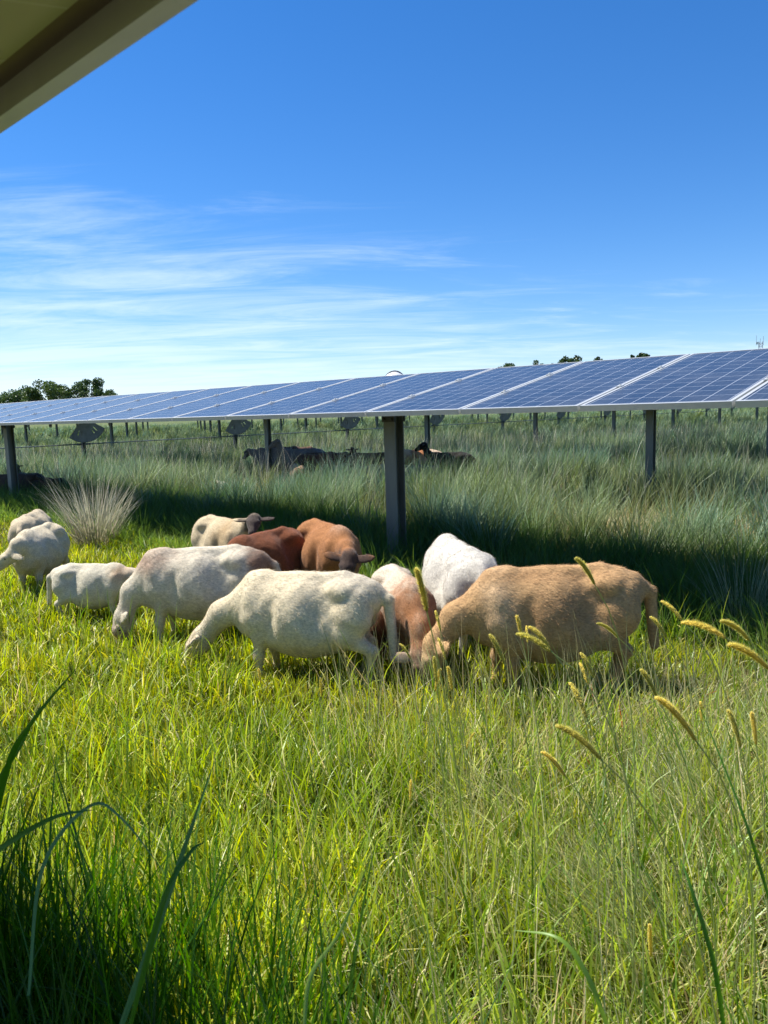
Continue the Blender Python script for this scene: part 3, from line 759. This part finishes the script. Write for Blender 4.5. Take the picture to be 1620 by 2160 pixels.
    # tail
    if ps.get('tail', True):
        tl = ps.get('taill', .36); sw = ps.get('tsw', 0.0)
        d = smin(d, rcone(P, (-.46, 0, .605), (-.545, sw * .3, .54), .040, .033), .035)
        d = smin(d, rcone(P, (-.545, sw * .3, .54), (-.575, sw, .58 - tl), .034, .027, .85), .015)
    x, y, z = P[..., 0], P[..., 1], P[..., 2]
    d = d + .0012 * np.sin(x * 31 + 3 * np.sin(z * 17 + y * 9)) * np.sin(z * 27 + 2 * np.sin(x * 13 - y * 11)) + .0009 * np.sin(x * 61 + z * 23 + 2 * np.sin(y * 40)) * np.cos(z * 55 - y * 31)
    return d

def surface_nets(F, org, h):
    nx, ny, nz = F.shape; ins = F < 0
    c = np.zeros((nx - 1, ny - 1, nz - 1), np.int8)
    for dx in (0, 1):
        for dy in (0, 1):
            for dz in (0, 1): c += ins[dx:nx - 1 + dx, dy:ny - 1 + dy, dz:nz - 1 + dz]
    act = (c > 0) & (c < 8); idx = -np.ones(act.shape, np.int64); I = np.argwhere(act); idx[act] = np.arange(len(I))
    acc = np.zeros((len(I), 3)); cnt = np.zeros(len(I))
    cor = [(a, b, d_) for a in (0, 1) for b in (0, 1) for d_ in (0, 1)]
    for i in range(8):
        for j in range(i + 1, 8):
            if sum(abs(cor[i][k] - cor[j][k]) for k in range(3)) != 1: continue
            a = F[I[:, 0] + cor[i][0], I[:, 1] + cor[i][1], I[:, 2] + cor[i][2]]
            b = F[I[:, 0] + cor[j][0], I[:, 1] + cor[j][1], I[:, 2] + cor[j][2]]
            m = (a < 0) != (b < 0); t = np.where(m, a / np.where(m, a - b, 1), 0)
            ci, cj = np.array(cor[i]), np.array(cor[j])
            acc += m[:, None] * (ci + (cj - ci) * t[:, None]); cnt += m
    V = np.array(org) + h * (I + acc / cnt[:, None])
    Q = []
    for ax in range(3):
        o1, o2 = [(1, 2), (2, 0), (0, 1)][ax]
        sl0 = [slice(1, -1)] * 3; sl1 = [slice(1, -1)] * 3
        sl0[ax] = slice(0, -1); sl1[ax] = slice(1, None)
        a = ins[tuple(sl0)]; b = ins[tuple(sl1)]
        for flip, m in ((False, a & ~b), (True, ~a & b)):
            E = np.argwhere(m); 
            if not len(E): continue
            E = E.copy(); 
            for k in range(3):
                if k != ax: E[:, k] += 1
            def cell(d1, d2):
                G = E.copy(); G[:, o1] -= d1; G[:, o2] -= d2; return idx[G[:, 0], G[:, 1], G[:, 2]]
            q = np.stack([cell(1, 1), cell(0, 1), cell(0, 0), cell(1, 0)], 1)
            Q.append(q[:, ::-1] if flip else q)
    return V, np.concatenate(Q)

POSES = {
 'graze': dict(poll=(.60, 0, .27), hdir=(.42, 0, -.9), hup=(1, 0, .4), nmid=(.03, 0, .03)),
 'up': dict(poll=(.52, 0, .86), hdir=(.93, 0, -.36), hup=(0, 0, 1), nmid=(.02, 0, -.02), earu=-.05),
 'mid': dict(poll=(.62, 0, .62), hdir=(.8, 0, -.6), hup=(.3, 0, 1), nmid=(0, 0, .02)),
}
def col_field(V, spec):
    """coat colours: base plus soft-edged natural patches ((centre),(radii),colour,hardness)"""
    C = np.tile(np.array(spec['base'], float), (len(V), 1))
    nz = vnoise(V[:, 0] * 1.0 + V[:, 1] * .7, V[:, 2] + V[:, 1] * .4, .06, 31) - .5
    nz2 = vnoise(V[:, 0] - V[:, 1], V[:, 2] * 1.3, .022, 33) - .5
    for c, r, k, hard in spec.get('patches', ()):
        q = np.linalg.norm((V - np.array(c)) / np.array(r), axis=1) + nz * .5 + nz2 * .3
        w = 1 / (1 + np.exp((q - 1) * hard)); C = C * (1 - w[:, None]) + np.array(k) * w[:, None]
    hoof = V[:, 2] < .035; C[hoof] = (.07, .06, .05)
    return C
def make_sheep(label, spec, pos, yaw, scale, pose='graze', vox=.011, hairs=14000, group='sheep grazing in the meadow', ztop=.705, eyes=True, cat='sheep', loc=None, **over):
    ps = dict(POSES[pose]); ps.update(over)
    lo = np.array((-.68, -.36, -.03)); hi = np.array((.98, .36, 1.02))
    H0 = np.array(ps['poll']); lo[1] = min(lo[1], H0[1] - .3); hi[1] = max(hi[1], H0[1] + .3)
    hi[2] = max(.76, H0[2] + .16)
    hi[0] = max(.5, H0[0] + .32)
    n = np.ceil((hi - lo) / vox).astype(int)
    G = np.stack(np.meshgrid(*[lo[k] + vox * np.arange(n[k]) for k in range(3)], indexing='ij'), -1)
    st = 4; Gc = G[::st, ::st, ::st]; Fc = sheep_sdf(Gc, ps)
    Fb = np.repeat(np.repeat(np.repeat(Fc, st, 0), st, 1), st, 2)[:n[0], :n[1], :n[2]]
    F = Fb.copy(); near = np.abs(Fb) < vox * st * 2.2
    F[near] = sheep_sdf(G[near], ps)
    V, Q = surface_nets(F, lo, vox)
    # snap onto the smooth surface
    for _ in range(2):
        e = .003; f0 = sheep_sdf(V, ps); gr = np.stack([(sheep_sdf(V + np.eye(3)[k] * e, ps) - f0) / e for k in range(3)], 1)
        V = V - gr * (f0 / np.maximum((gr ** 2).sum(1), .2))[:, None]
    nrm = gr / np.linalg.norm(gr, axis=1)[:, None]
    if ps.get('lie'): V[:, 2] = np.where(V[:, 2] < .22, .22, V[:, 2]) - .2
    C = col_field(V + (np.array((0, 0, .2)) if ps.get('lie') else 0), spec)
    nv = len(V); loops = Q.ravel(); tot = np.full(len(Q), 4)
    if hairs:
        # short hairs lying back along the body
        w = nrm[:, 2] * .5 + 1.2; pick = rng.choice(nv, hairs, p=w / w.sum()); pick = pick[V[pick, 2] > .06]
        k = len(pick); p = V[pick] + rng.normal(0, vox * .5, (k, 3)) ; nn = nrm[pick]; p -= nn * ((p - V[pick]) * nn).sum(1)[:, None]
        lay = np.array((-.8, 0, -.45)) + rng.normal(0, .35, (k, 3)); lay -= nn * (lay * nn).sum(1)[:, None]
        dr = lay / np.linalg.norm(lay, axis=1)[:, None] + nn * rng.uniform(.15, .5, k)[:, None]
        ln = (rng.uniform(.009, .019, k) + .012 * (rng.rand(k) < .12)) * spec.get('hair', 1.0); sd = np.cross(dr, nn); sd /= np.maximum(np.linalg.norm(sd, axis=1), 1e-6)[:, None]
        hw = .0011
        hv = np.stack([p - sd * hw - nn * .002, p + sd * hw - nn * .002, p + dr * ln[:, None]], 1).reshape(-1, 3)
        hc = np.repeat(C[pick] * rng.uniform(.6, 1.25, (k, 1)), 3, 0)
        V = np.concatenate([V, hv]); C = np.concatenate([C, np.clip(hc, 0, .9)])
        loops = np.concatenate([loops, nv + np.arange(3 * k)]); tot = np.concatenate([tot, np.full(k, 3)])
    me = np_mesh('sheep', V, loops, np.concatenate([[0], np.cumsum(tot)[:-1]]), tot, C, True, [M_coat])
    o = link('sheep', me)
    if loc is None:
        p = at_z(pos[0], pos[1], ztop * scale - (.2 * scale if ps.get('lie') else 0)); loc = (p.x, p.y, 0)
    o.location = loc; o.rotation_euler = (0, 0, R(yaw)); o.scale = (scale,) * 3
    if eyes:
        hd = unit(ps['hdir']); hu = np.array(ps.get('hup', (0, 0, 1.0))); hu = unit(hu - hd * (hu @ hd)); hl = np.cross(hu, hd)
        for s in (-1, 1):
            c = H0 + hd * .082 + hu * .014 + hl * s * .053
            if ps.get('lie'): c = c - np.array((0, 0, .2))
            b = MB(); seg = 8
            vs = []; 
            for i in range(seg + 1):
                for j in range(seg):
                    a, bb = math.pi * i / seg, 2 * math.pi * j / seg
                    vs.append((c[0] + .0135 * math.sin(a) * math.cos(bb), c[1] + .0135 * math.sin(a) * math.sin(bb), c[2] + .0135 * math.cos(a)))
            fs = [(i * seg + j, (i + 1) * seg + j, (i + 1) * seg + (j + 1) % seg, i * seg + (j + 1) % seg) for i in range(seg) for j in range(seg)]
            b.add(vs, fs); b.build('eye', M_eye, o, True)
    tag(o, label, cat, group)
    return o

WH = (.72, .62, .43); WH2 = (.68, .61, .47); CR = (.66, .57, .39); TAN = (.50, .31, .145); BR = (.30, .125, .05); RB = (.20, .065, .025); DK = (.035, .028, .024); GREY = (.16, .15, .14)
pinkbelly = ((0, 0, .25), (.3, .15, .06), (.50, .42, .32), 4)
# 1 main white ewe
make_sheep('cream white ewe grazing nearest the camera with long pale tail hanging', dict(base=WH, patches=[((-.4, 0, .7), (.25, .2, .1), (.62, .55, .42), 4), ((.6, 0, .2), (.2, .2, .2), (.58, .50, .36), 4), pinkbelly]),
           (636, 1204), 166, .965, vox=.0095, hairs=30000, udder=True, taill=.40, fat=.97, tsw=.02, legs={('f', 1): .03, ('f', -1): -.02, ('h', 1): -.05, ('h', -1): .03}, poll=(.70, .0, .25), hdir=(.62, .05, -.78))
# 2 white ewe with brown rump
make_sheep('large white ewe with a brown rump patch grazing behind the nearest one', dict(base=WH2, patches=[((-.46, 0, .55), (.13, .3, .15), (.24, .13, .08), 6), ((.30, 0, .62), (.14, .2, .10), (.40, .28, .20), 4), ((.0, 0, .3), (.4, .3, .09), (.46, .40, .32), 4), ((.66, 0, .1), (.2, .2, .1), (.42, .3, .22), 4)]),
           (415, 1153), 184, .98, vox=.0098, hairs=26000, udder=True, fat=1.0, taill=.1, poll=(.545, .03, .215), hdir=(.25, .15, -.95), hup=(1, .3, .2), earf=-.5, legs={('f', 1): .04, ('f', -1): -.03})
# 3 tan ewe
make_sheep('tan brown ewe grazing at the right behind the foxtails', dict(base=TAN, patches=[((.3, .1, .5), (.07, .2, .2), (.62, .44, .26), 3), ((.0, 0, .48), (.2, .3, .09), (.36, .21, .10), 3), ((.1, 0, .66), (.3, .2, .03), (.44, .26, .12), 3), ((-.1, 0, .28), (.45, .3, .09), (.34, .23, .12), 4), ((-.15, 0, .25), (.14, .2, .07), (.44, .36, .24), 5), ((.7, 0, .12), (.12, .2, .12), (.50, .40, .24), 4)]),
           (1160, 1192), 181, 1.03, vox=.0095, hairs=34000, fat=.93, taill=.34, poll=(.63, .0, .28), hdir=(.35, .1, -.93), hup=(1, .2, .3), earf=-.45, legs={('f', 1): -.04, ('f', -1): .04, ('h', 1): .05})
# 4 white rump
make_sheep('white sheep seen from behind left of the tan ewe, head down and hidden', dict(base=(.56, .53, .46), patches=[pinkbelly]), (966, 1140), 100, 1.04, hairs=16000, fat=1.0, taill=.22)
# 5 white and brown facing camera
make_sheep('white sheep with rusty brown neck and shoulders, grazing towards the camera', dict(base=(.60, .52, .40), patches=[((.42, 0, .46), (.32, .3, .34), (.30, .125, .045), 4), ((.05, .1, .66), (.14, .06, .09), (.42, .22, .11), 4), ((.66, 0, .12), (.15, .3, .16), (.14, .08, .05), 4)]),
           (848, 1206), -76, .86, hairs=16000, fat=.92, taill=.2, poll=(.58, -.05, .26))
# 6 brown sheep, head towards camera
make_sheep('chestnut brown sheep with white hind leg and dark face, ears spread towards the camera', dict(base=(.34, .15, .055), patches=[((-.42, -.12, .32), (.14, .2, .16), (.62, .58, .48), 8), ((-.5, 0, .5), (.07, .2, .2), (.6, .55, .45), 8), ((.67, -.14, .44), (.17, .26, .17), (.06, .042, .035), 7), ((.3, 0, .7), (.1, .1, .05), (.38, .22, .13), 4)]),
           (690, 1102), -62, .98, hairs=16000, fat=1.05, pose='mid', poll=(.63, -.10, .50), hdir=(.45, -.42, -.75), hup=(.6, -.4, .6), taill=.2, earu=.1)
# 7 red-brown
make_sheep('dark red brown sheep half hidden behind the large white ewe', dict(base=RB, patches=[((.6, 0, .2), (.2, .2, .2), (.10, .05, .03), 4)]), (552, 1121), 236, .93, hairs=14000, fat=1.0, taill=.25)
# 8 tan with dark face
make_sheep('cream sheep with a dark speckled face looking over the red brown one', dict(base=(.54, .44, .28), patches=[((.2, 0, .5), (.12, .3, .2), (.40, .27, .13), 3), ((.68, -.05, .70), (.19, .32, .17), (.06, .045, .038), 8), ((.2, 0, .2), (.3, .2, .2), (.30, .25, .18), 3)]),
           (472, 1091), -48, .92, hairs=12000, pose='mid', poll=(.58, .0, .72), hdir=(.74, -.67, -.35), hup=(.2, -.2, 1), taill=.2, earf=-.1, earu=.0)
# 9 front-left looking left
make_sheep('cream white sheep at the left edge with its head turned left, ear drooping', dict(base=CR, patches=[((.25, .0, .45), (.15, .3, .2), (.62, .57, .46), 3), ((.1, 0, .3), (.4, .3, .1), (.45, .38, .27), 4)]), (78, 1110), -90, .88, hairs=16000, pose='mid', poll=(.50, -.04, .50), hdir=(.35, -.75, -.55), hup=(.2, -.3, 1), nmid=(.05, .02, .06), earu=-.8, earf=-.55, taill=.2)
make_sheep('cream sheep behind the one at the left edge, only its rump showing', dict(base=(.56, .47, .32)), (66, 1080), 100, .90, hairs=9000, taill=.25)
make_sheep('small cream white lamb walking right towards the large white ewe', dict(base=(.62, .57, .44), patches=[((.35, 0, .6), (.1, .2, .1), (.56, .40, .25), 4), ((.6, 0, .5), (.12, .2, .12), (.36, .27, .2), 4)]), (196, 1188), -6, .68, hairs=12000, pose='mid', poll=(.56, .0, .56), hdir=(.8, -.1, -.6), taill=.35, cat='lamb', fat=.9)
make_sheep('small curly dark brown lamb mostly hidden behind the nearest white ewe', dict(base=(.13, .06, .03), hair=1.6), None, 150, .62, hairs=9000, taill=.25, cat='lamb', loc=tuple(at_d(745, 1400, 4.75).xy) + (0,))

# ------------------------------------------------------------------ flock resting in the shade
def far_sheep(label, X, d, ht, yaw, pose, spec, scale=1.0, lie=False, **kw):
    p = at_d(X, 900, d)
    o = make_sheep(label, spec, None, yaw, scale, pose, vox=.022, hairs=0, loc=(p.x, p.y, 0), group='sheep resting in the shade under the panels', lie=lie, **kw)
    return o
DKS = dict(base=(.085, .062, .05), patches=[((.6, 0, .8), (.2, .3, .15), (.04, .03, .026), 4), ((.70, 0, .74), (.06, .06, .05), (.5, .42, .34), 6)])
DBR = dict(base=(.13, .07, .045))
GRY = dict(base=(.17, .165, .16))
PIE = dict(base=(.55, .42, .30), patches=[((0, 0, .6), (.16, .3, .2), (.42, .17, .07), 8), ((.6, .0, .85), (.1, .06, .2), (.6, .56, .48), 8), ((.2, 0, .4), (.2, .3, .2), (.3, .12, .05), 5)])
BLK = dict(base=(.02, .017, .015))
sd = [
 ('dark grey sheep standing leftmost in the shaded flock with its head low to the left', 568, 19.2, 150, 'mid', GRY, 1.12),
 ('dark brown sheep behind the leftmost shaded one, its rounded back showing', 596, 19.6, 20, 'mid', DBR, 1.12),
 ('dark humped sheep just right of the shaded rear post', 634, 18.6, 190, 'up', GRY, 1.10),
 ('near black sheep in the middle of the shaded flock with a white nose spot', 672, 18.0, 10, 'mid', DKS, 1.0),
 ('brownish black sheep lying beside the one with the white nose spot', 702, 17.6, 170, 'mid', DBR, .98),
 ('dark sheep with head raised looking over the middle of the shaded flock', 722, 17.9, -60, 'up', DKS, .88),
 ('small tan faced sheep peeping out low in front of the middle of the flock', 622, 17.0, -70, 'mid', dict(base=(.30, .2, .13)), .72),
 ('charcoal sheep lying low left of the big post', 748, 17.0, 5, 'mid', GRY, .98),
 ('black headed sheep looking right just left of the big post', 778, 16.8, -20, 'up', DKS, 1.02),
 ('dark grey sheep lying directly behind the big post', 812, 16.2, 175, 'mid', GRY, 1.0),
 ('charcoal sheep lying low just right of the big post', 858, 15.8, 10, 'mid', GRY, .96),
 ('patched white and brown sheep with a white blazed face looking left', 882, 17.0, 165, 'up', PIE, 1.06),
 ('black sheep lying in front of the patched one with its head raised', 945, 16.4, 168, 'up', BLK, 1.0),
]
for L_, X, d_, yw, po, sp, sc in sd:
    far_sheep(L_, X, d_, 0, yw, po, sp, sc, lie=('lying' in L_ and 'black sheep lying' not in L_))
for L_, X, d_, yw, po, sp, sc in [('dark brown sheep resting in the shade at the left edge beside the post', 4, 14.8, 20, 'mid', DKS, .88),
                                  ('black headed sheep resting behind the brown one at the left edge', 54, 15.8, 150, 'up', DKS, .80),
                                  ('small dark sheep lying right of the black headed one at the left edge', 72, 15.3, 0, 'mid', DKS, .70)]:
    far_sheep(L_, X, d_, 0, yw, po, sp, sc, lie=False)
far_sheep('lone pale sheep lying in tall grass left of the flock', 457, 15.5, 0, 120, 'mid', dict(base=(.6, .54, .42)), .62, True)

# ------------------------------------------------------------------ trees, silo, mast
def tree(x, y, h, rad, label, leaf=.42, n=5200, seed=0, tone=0.0, squash=.8):
    r_ = np.random.RandomState(seed)
    root = empty('tree', (x, y, 0)); tag(root, label, 'tree', 'trees on the horizon')
    b = MB(); b.tube([(0, 0, -.2), (.1, 0, h * .3), (0, .1, h * .55), (.1, 0, h * .8)], [h * .035, h * .026, h * .018, h * .006], 8)
    cs = []
    nb = 44
    for i in range(nb):
        a = r_.uniform(0, 6.28); q = r_.rand() ** .5; z = r_.uniform(.35, .93)
        prof = math.sin(min(1, (z - .15) / .85) * math.pi) ** .6
        c = np.array((math.cos(a) * q * rad * prof, math.sin(a) * q * rad * prof, z * h)); cs.append((c, r_.uniform(.16, .30) * rad))
        if i % 2 == 0: b.tube([(0, 0, h * (.2 + .4 * z)), tuple(c * .55 + np.array((0, 0, h * .25 * z))), tuple(c)], [h * .012, h * .008, h * .003], 5)
    b.build('trunk', M_bark, root, True)
    per = n // nb; V = []; C = []
    for c, rr in cs:
        d_ = r_.normal(0, 1, (per, 3)); d_ /= np.linalg.norm(d_, axis=1)[:, None]; p = c + d_ * (rr * r_.rand(per, 1) ** .35) * np.array((1, 1, squash))
        e1 = r_.normal(0, 1, (per, 3)); e1 /= np.linalg.norm(e1, axis=1)[:, None]; e2 = np.cross(e1, r_.normal(0, 1, (per, 3))); e2 /= np.linalg.norm(e2, axis=1)[:, None]
        s = leaf * r_.uniform(.5, 1.1, (per, 1)) * .5
        V.append(np.stack([p - e1 * s, p + e2 * s * .7, p + e1 * s, p - e2 * s * .7], 1).reshape(-1, 3))
        k = np.array((.045 + tone, .085 + tone, .022)) * r_.uniform(.7, 1.35) 
        C.append(np.tile(k, (per * 4, 1)) * np.repeat(r_.uniform(.75, 1.25, (per, 1)), 4, 0))
    V = np.concatenate(V); C = np.concatenate(C); m_ = len(V) // 4
    me = np_mesh('crown', V, np.arange(4 * m_), np.arange(m_) * 4, np.full(m_, 4), C, False, [M_leaf]); link('crown', me, root)
def tree_px(X, Ytop, D, wpx, label, **kw):
    p = at_d(X, Ytop, D); tree(p.x, p.y, p.z, wpx / 1620 * D / 2, label, **kw)
tree_px(12, 824, 150, 100, 'leftmost low tree on the horizon above the panels', seed=1, n=7000)
tree_px(50, 816, 160, 90, 'low rounded tree on the horizon between the leftmost and the broad one', seed=2, n=7000)
tree_px(98, 803, 150, 125, 'broad dark green tree at the left horizon', seed=3, n=12000, tone=.01)
tree_px(190, 797, 150, 92, 'tall airy tree at the left horizon with sky showing through its crown', seed=4, n=7000)
tree_px(225, 820, 155, 60, 'small low tree at the right end of the left horizon group', seed=5, n=2200)
for i, (X, Y, w, L_) in enumerate([(1052, 770, 18, 'tiny treetop farthest left of those above the right panels'), (1074, 765, 32, 'rounded treetop just above the panels right of the dome'), (1136, 759, 30, 'flat treetop above the panels, third from the dome'),
        (1177, 757, 20, 'small treetop touching the pair above the panels'), (1203, 749, 36, 'tallest treetop above the right panels'), (1266, 750, 26, 'lone small treetop right of the tallest one'), (1333, 744, 9, 'thin spindly treetop above the right panels'), (1358, 741, 24, 'sparse treetop nearest to the mast')]):
    tree_px(X, Y - 3, 170, w * 1.8, L_, seed=20 + i, n=4000, leaf=.5)
# silo with domed roof
D = 190; p = at_d(832, 783, D); rr = 24 / 1620 * D; zc = p.z - rr * .95
root = empty('domed_silo', (p.x, p.y, 0)); tag(root, 'white domed silo roof with a dark curved seam showing above the panels', 'silo')
b = MB(); b.tube([(0, 0, 0), (0, 0, zc)], rr * .99, 40); b.build('wall', M_white, root, True)
b = MB(); n1, n2 = 14, 40; vs = []
for i in range(n1 + 1):
    a = math.pi / 2 * i / n1
    for j in range(n2): t = 2 * math.pi * j / n2; vs.append((rr * 1.01 * math.cos(a) * math.cos(t), rr * 1.01 * math.cos(a) * math.sin(t), zc + rr * .95 * math.sin(a)))
b.add(vs, [(i * n2 + j, i * n2 + (j + 1) % n2, (i + 1) * n2 + (j + 1) % n2, (i + 1) * n2 + j) for i in range(n1) for j in range(n2)])
b.build('dome', M_white, root, True)
b = MB(); tilt = R(-28)
pts = []
for i in range(25):
    a = math.pi * i / 24; v = Vector((-math.cos(a) * rr * 1.03, -rr * .28 * math.sin(a), math.sin(a) * rr * .99)); 
    v = v.normalized() * rr * 1.02; pts.append(Vector((v.x * .9 - rr * .0, v.y - rr * .1, zc + v.z * .97)))
b.tube(pts, .14, 6); b.build('seam', M_dark, root, True)
# lattice mast
D = 300; p = at_d(1604, 708, D); H = p.z
root = empty('radio_mast', (p.x, p.y, 0)); tag(root, 'distant grey lattice radio mast above the right end of the panels', 'radio mast')
b = MB(); w = .85
cn = [(w * math.cos(t), w * math.sin(t)) for t in (R(90), R(210), R(330))]; Ht = H - 2.2
for x, y in cn: b.tube([(x, y, 0), (x, y, Ht)], .10, 5)
z = 0
while z < Ht - 1.3:
    for k in range(3):
        a, c = cn[k], cn[(k + 1) % 3]; b.tube([(a[0], a[1], z), (c[0], c[1], z + 1.3)], .05, 4); b.tube([(a[0], a[1], z + 1.3), (c[0], c[1], z + 1.3)], .05, 4)
    z += 1.3
b.build('lattice', M_tower, root)
for dx, dy, hh in ((-1.5, 0, 3.4), (1.2, 0, 3.0), (0, 0, 2.2)):
    b = MB(); b.tube([(dx, dy, Ht - 1.5), (dx, dy, Ht + hh - 1)], .07, 5); b.tube([(0, 0, Ht - 1), (dx, dy, Ht - 1.01)], .05, 4); b.build('antenna', M_tower, root)
b = MB(); b.tube([(-1.6, -.3, Ht - .6), (-1.6, -.9, Ht - .6)], [.35, .5], 10); b.build('dish', M_white, root)

# ------------------------------------------------------------------ light and sky
SUN = Vector((-.536, .235, 1.0)).normalized()
sun_el = math.asin(SUN.z); sun_az = math.atan2(SUN.x, SUN.y)
L = bpy.data.lights.new('sun', 'SUN'); L.energy = 5.0; L.angle = R(.53); L.color = (1, .94, .84)
lo = bpy.data.objects.new('sun', L); col.objects.link(lo); lo.rotation_euler = (-SUN).to_track_quat('-Z', 'Y').to_euler(); lo.location = (0, 0, 30)
w = bpy.data.worlds.new('World'); scene.world = w; w.use_nodes = True; nt = w.node_tree; nt.nodes.clear()
out = N(nt, 'ShaderNodeOutputWorld'); bg = N(nt, 'ShaderNodeBackground'); bg.inputs[1].default_value = .080
sky = N(nt, 'ShaderNodeTexSky'); sky.sky_type = 'NISHITA'; sky.sun_disc = False; sky.sun_elevation = sun_el; sky.sun_rotation = sun_az
sky.altitude = 200; sky.air_density = 1.0; sky.dust_density = 0; sky.ozone_density = 6.0
hs = N(nt, 'ShaderNodeHueSaturation'); hs.inputs['Saturation'].default_value = 1.22; hs.inputs['Hue'].default_value = .5
tn = N(nt, 'ShaderNodeMix', data_type='RGBA', blend_type='MULTIPLY'); tn.inputs[0].default_value = 1; tn.inputs[7].default_value = (1.06, 1.06, 1.16, 1)
nt.links.new(sky.outputs[0], tn.inputs[6]); nt.links.new(tn.outputs[2], hs.inputs['Color'])
# cirrus: noise on a level sheet high above, stretched by the wind
tc = N(nt, 'ShaderNodeTexCoord'); sp = N(nt, 'ShaderNodeSeparateXYZ'); nt.links.new(tc.outputs['Generated'], sp.inputs[0])
mz = N(nt, 'ShaderNodeMath', operation='MAXIMUM'); mz.inputs[1].default_value = .02; nt.links.new(sp.outputs[2], mz.inputs[0])
za = N(nt, 'ShaderNodeMath', operation='ADD'); za.inputs[1].default_value = .06; nt.links.new(mz.outputs[0], za.inputs[0])
dx = N(nt, 'ShaderNodeMath', operation='DIVIDE'); dy = N(nt, 'ShaderNodeMath', operation='DIVIDE')
nt.links.new(sp.outputs[0], dx.inputs[0]); nt.links.new(za.outputs[0], dx.inputs[1]); nt.links.new(sp.outputs[1], dy.inputs[0]); nt.links.new(za.outputs[0], dy.inputs[1])
cb = N(nt, 'ShaderNodeCombineXYZ'); nt.links.new(dx.outputs[0], cb.inputs[0]); nt.links.new(dy.outputs[0], cb.inputs[1])
mp = N(nt, 'ShaderNodeMapping'); mp.inputs['Rotation'].default_value = (0, 0, R(-14)); mp.inputs['Scale'].default_value = (.42, 1.1, 1); mp.inputs['Location'].default_value = (1.3, .4, 0)
nt.links.new(cb.outputs[0], mp.inputs[0])
n1 = N(nt, 'ShaderNodeTexNoise'); n1.inputs['Scale'].default_value = 1.6; n1.inputs['Detail'].default_value = 9; n1.inputs['Roughness'].default_value = .66; n1.inputs['Distortion'].default_value = .7
n2 = N(nt, 'ShaderNodeTexNoise'); n2.inputs['Scale'].default_value = .55; n2.inputs['Detail'].default_value = 3
nt.links.new(mp.outputs[0], n1.inputs['Vector']); nt.links.new(mp.outputs[0], n2.inputs['Vector'])
# coverage: heavier to the left and towards the horizon, clear overhead
el = N(nt, 'ShaderNodeMapRange'); el.inputs[1].default_value = .33; el.inputs[2].default_value = .06; el.inputs[3].default_value = -.25; el.inputs[4].default_value = .20; nt.links.new(sp.outputs[2], el.inputs[0])
lf = N(nt, 'ShaderNodeMapRange'); lf.inputs[1].default_value = .30; lf.inputs[2].default_value = -.38; lf.inputs[3].default_value = -.11; lf.inputs[4].default_value = .17; nt.links.new(sp.outputs[0], lf.inputs[0])
a1 = N(nt, 'ShaderNodeMath', operation='ADD'); nt.links.new(el.outputs[0], a1.inputs[0]); nt.links.new(lf.outputs[0], a1.inputs[1])
n2s = N(nt, 'ShaderNodeMath', operation='MULTIPLY_ADD'); n2s.inputs[1].default_value = .5; n2s.inputs[2].default_value = -.25; nt.links.new(n2.outputs['Fac'], n2s.inputs[0])
a2 = N(nt, 'ShaderNodeMath', operation='ADD'); nt.links.new(a1.outputs[0], a2.inputs[0]); nt.links.new(n2s.outputs[0], a2.inputs[1])
a3 = N(nt, 'ShaderNodeMath', operation='ADD'); nt.links.new(a2.outputs[0], a3.inputs[0]); nt.links.new(n1.outputs['Fac'], a3.inputs[1])
cr = N(nt, 'ShaderNodeMapRange'); cr.interpolation_type = 'SMOOTHSTEP'; cr.inputs[1].default_value = .46; cr.inputs[2].default_value = 1.0; cr.inputs[3].default_value = 0; cr.inputs[4].default_value = .62
nt.links.new(a3.outputs[0], cr.inputs[0])
mx = N(nt, 'ShaderNodeMix', data_type='RGBA'); nt.links.new(cr.outputs[0], mx.inputs[0]); nt.links.new(hs.outputs[0], mx.inputs[6]); mx.inputs[7].default_value = (7.0, 8.2, 9.6, 1)
nt.links.new(mx.outputs[2], bg.inputs[0]); nt.links.new(bg.outputs[0], out.inputs[0])

cam = bpy.data.cameras.new('camera'); co = bpy.data.objects.new('camera', cam); col.objects.link(co)
co.matrix_world = Matrix.Translation((0, 0, CAM_H)) @ CAM_M
cam.sensor_fit = 'HORIZONTAL'; cam.sensor_width = 36; cam.lens = 36; cam.clip_start = .05; cam.clip_end = 8000
cam.dof.use_dof = True; cam.dof.focus_distance = 4.2; cam.dof.aperture_fstop = 13
scene.camera = co
scene.view_settings.view_transform = 'Standard'; scene.view_settings.look = 'None'; scene.view_settings.exposure = .80; scene.view_settings.gamma = 1
scene.cycles.caustics_reflective = False; scene.cycles.caustics_refractive = False; scene.cycles.max_bounces = 6; scene.cycles.sample_clamp_indirect = 4; scene.cycles.transmission_bounces = 4; scene.cycles.use_denoising = True; scene.cycles.denoiser = 'OPENIMAGEDENOISE'; scene.cycles.denoising_input_passes = 'RGB_ALBEDO_NORMAL'; scene.cycles.denoising_prefilter = 'ACCURATE'
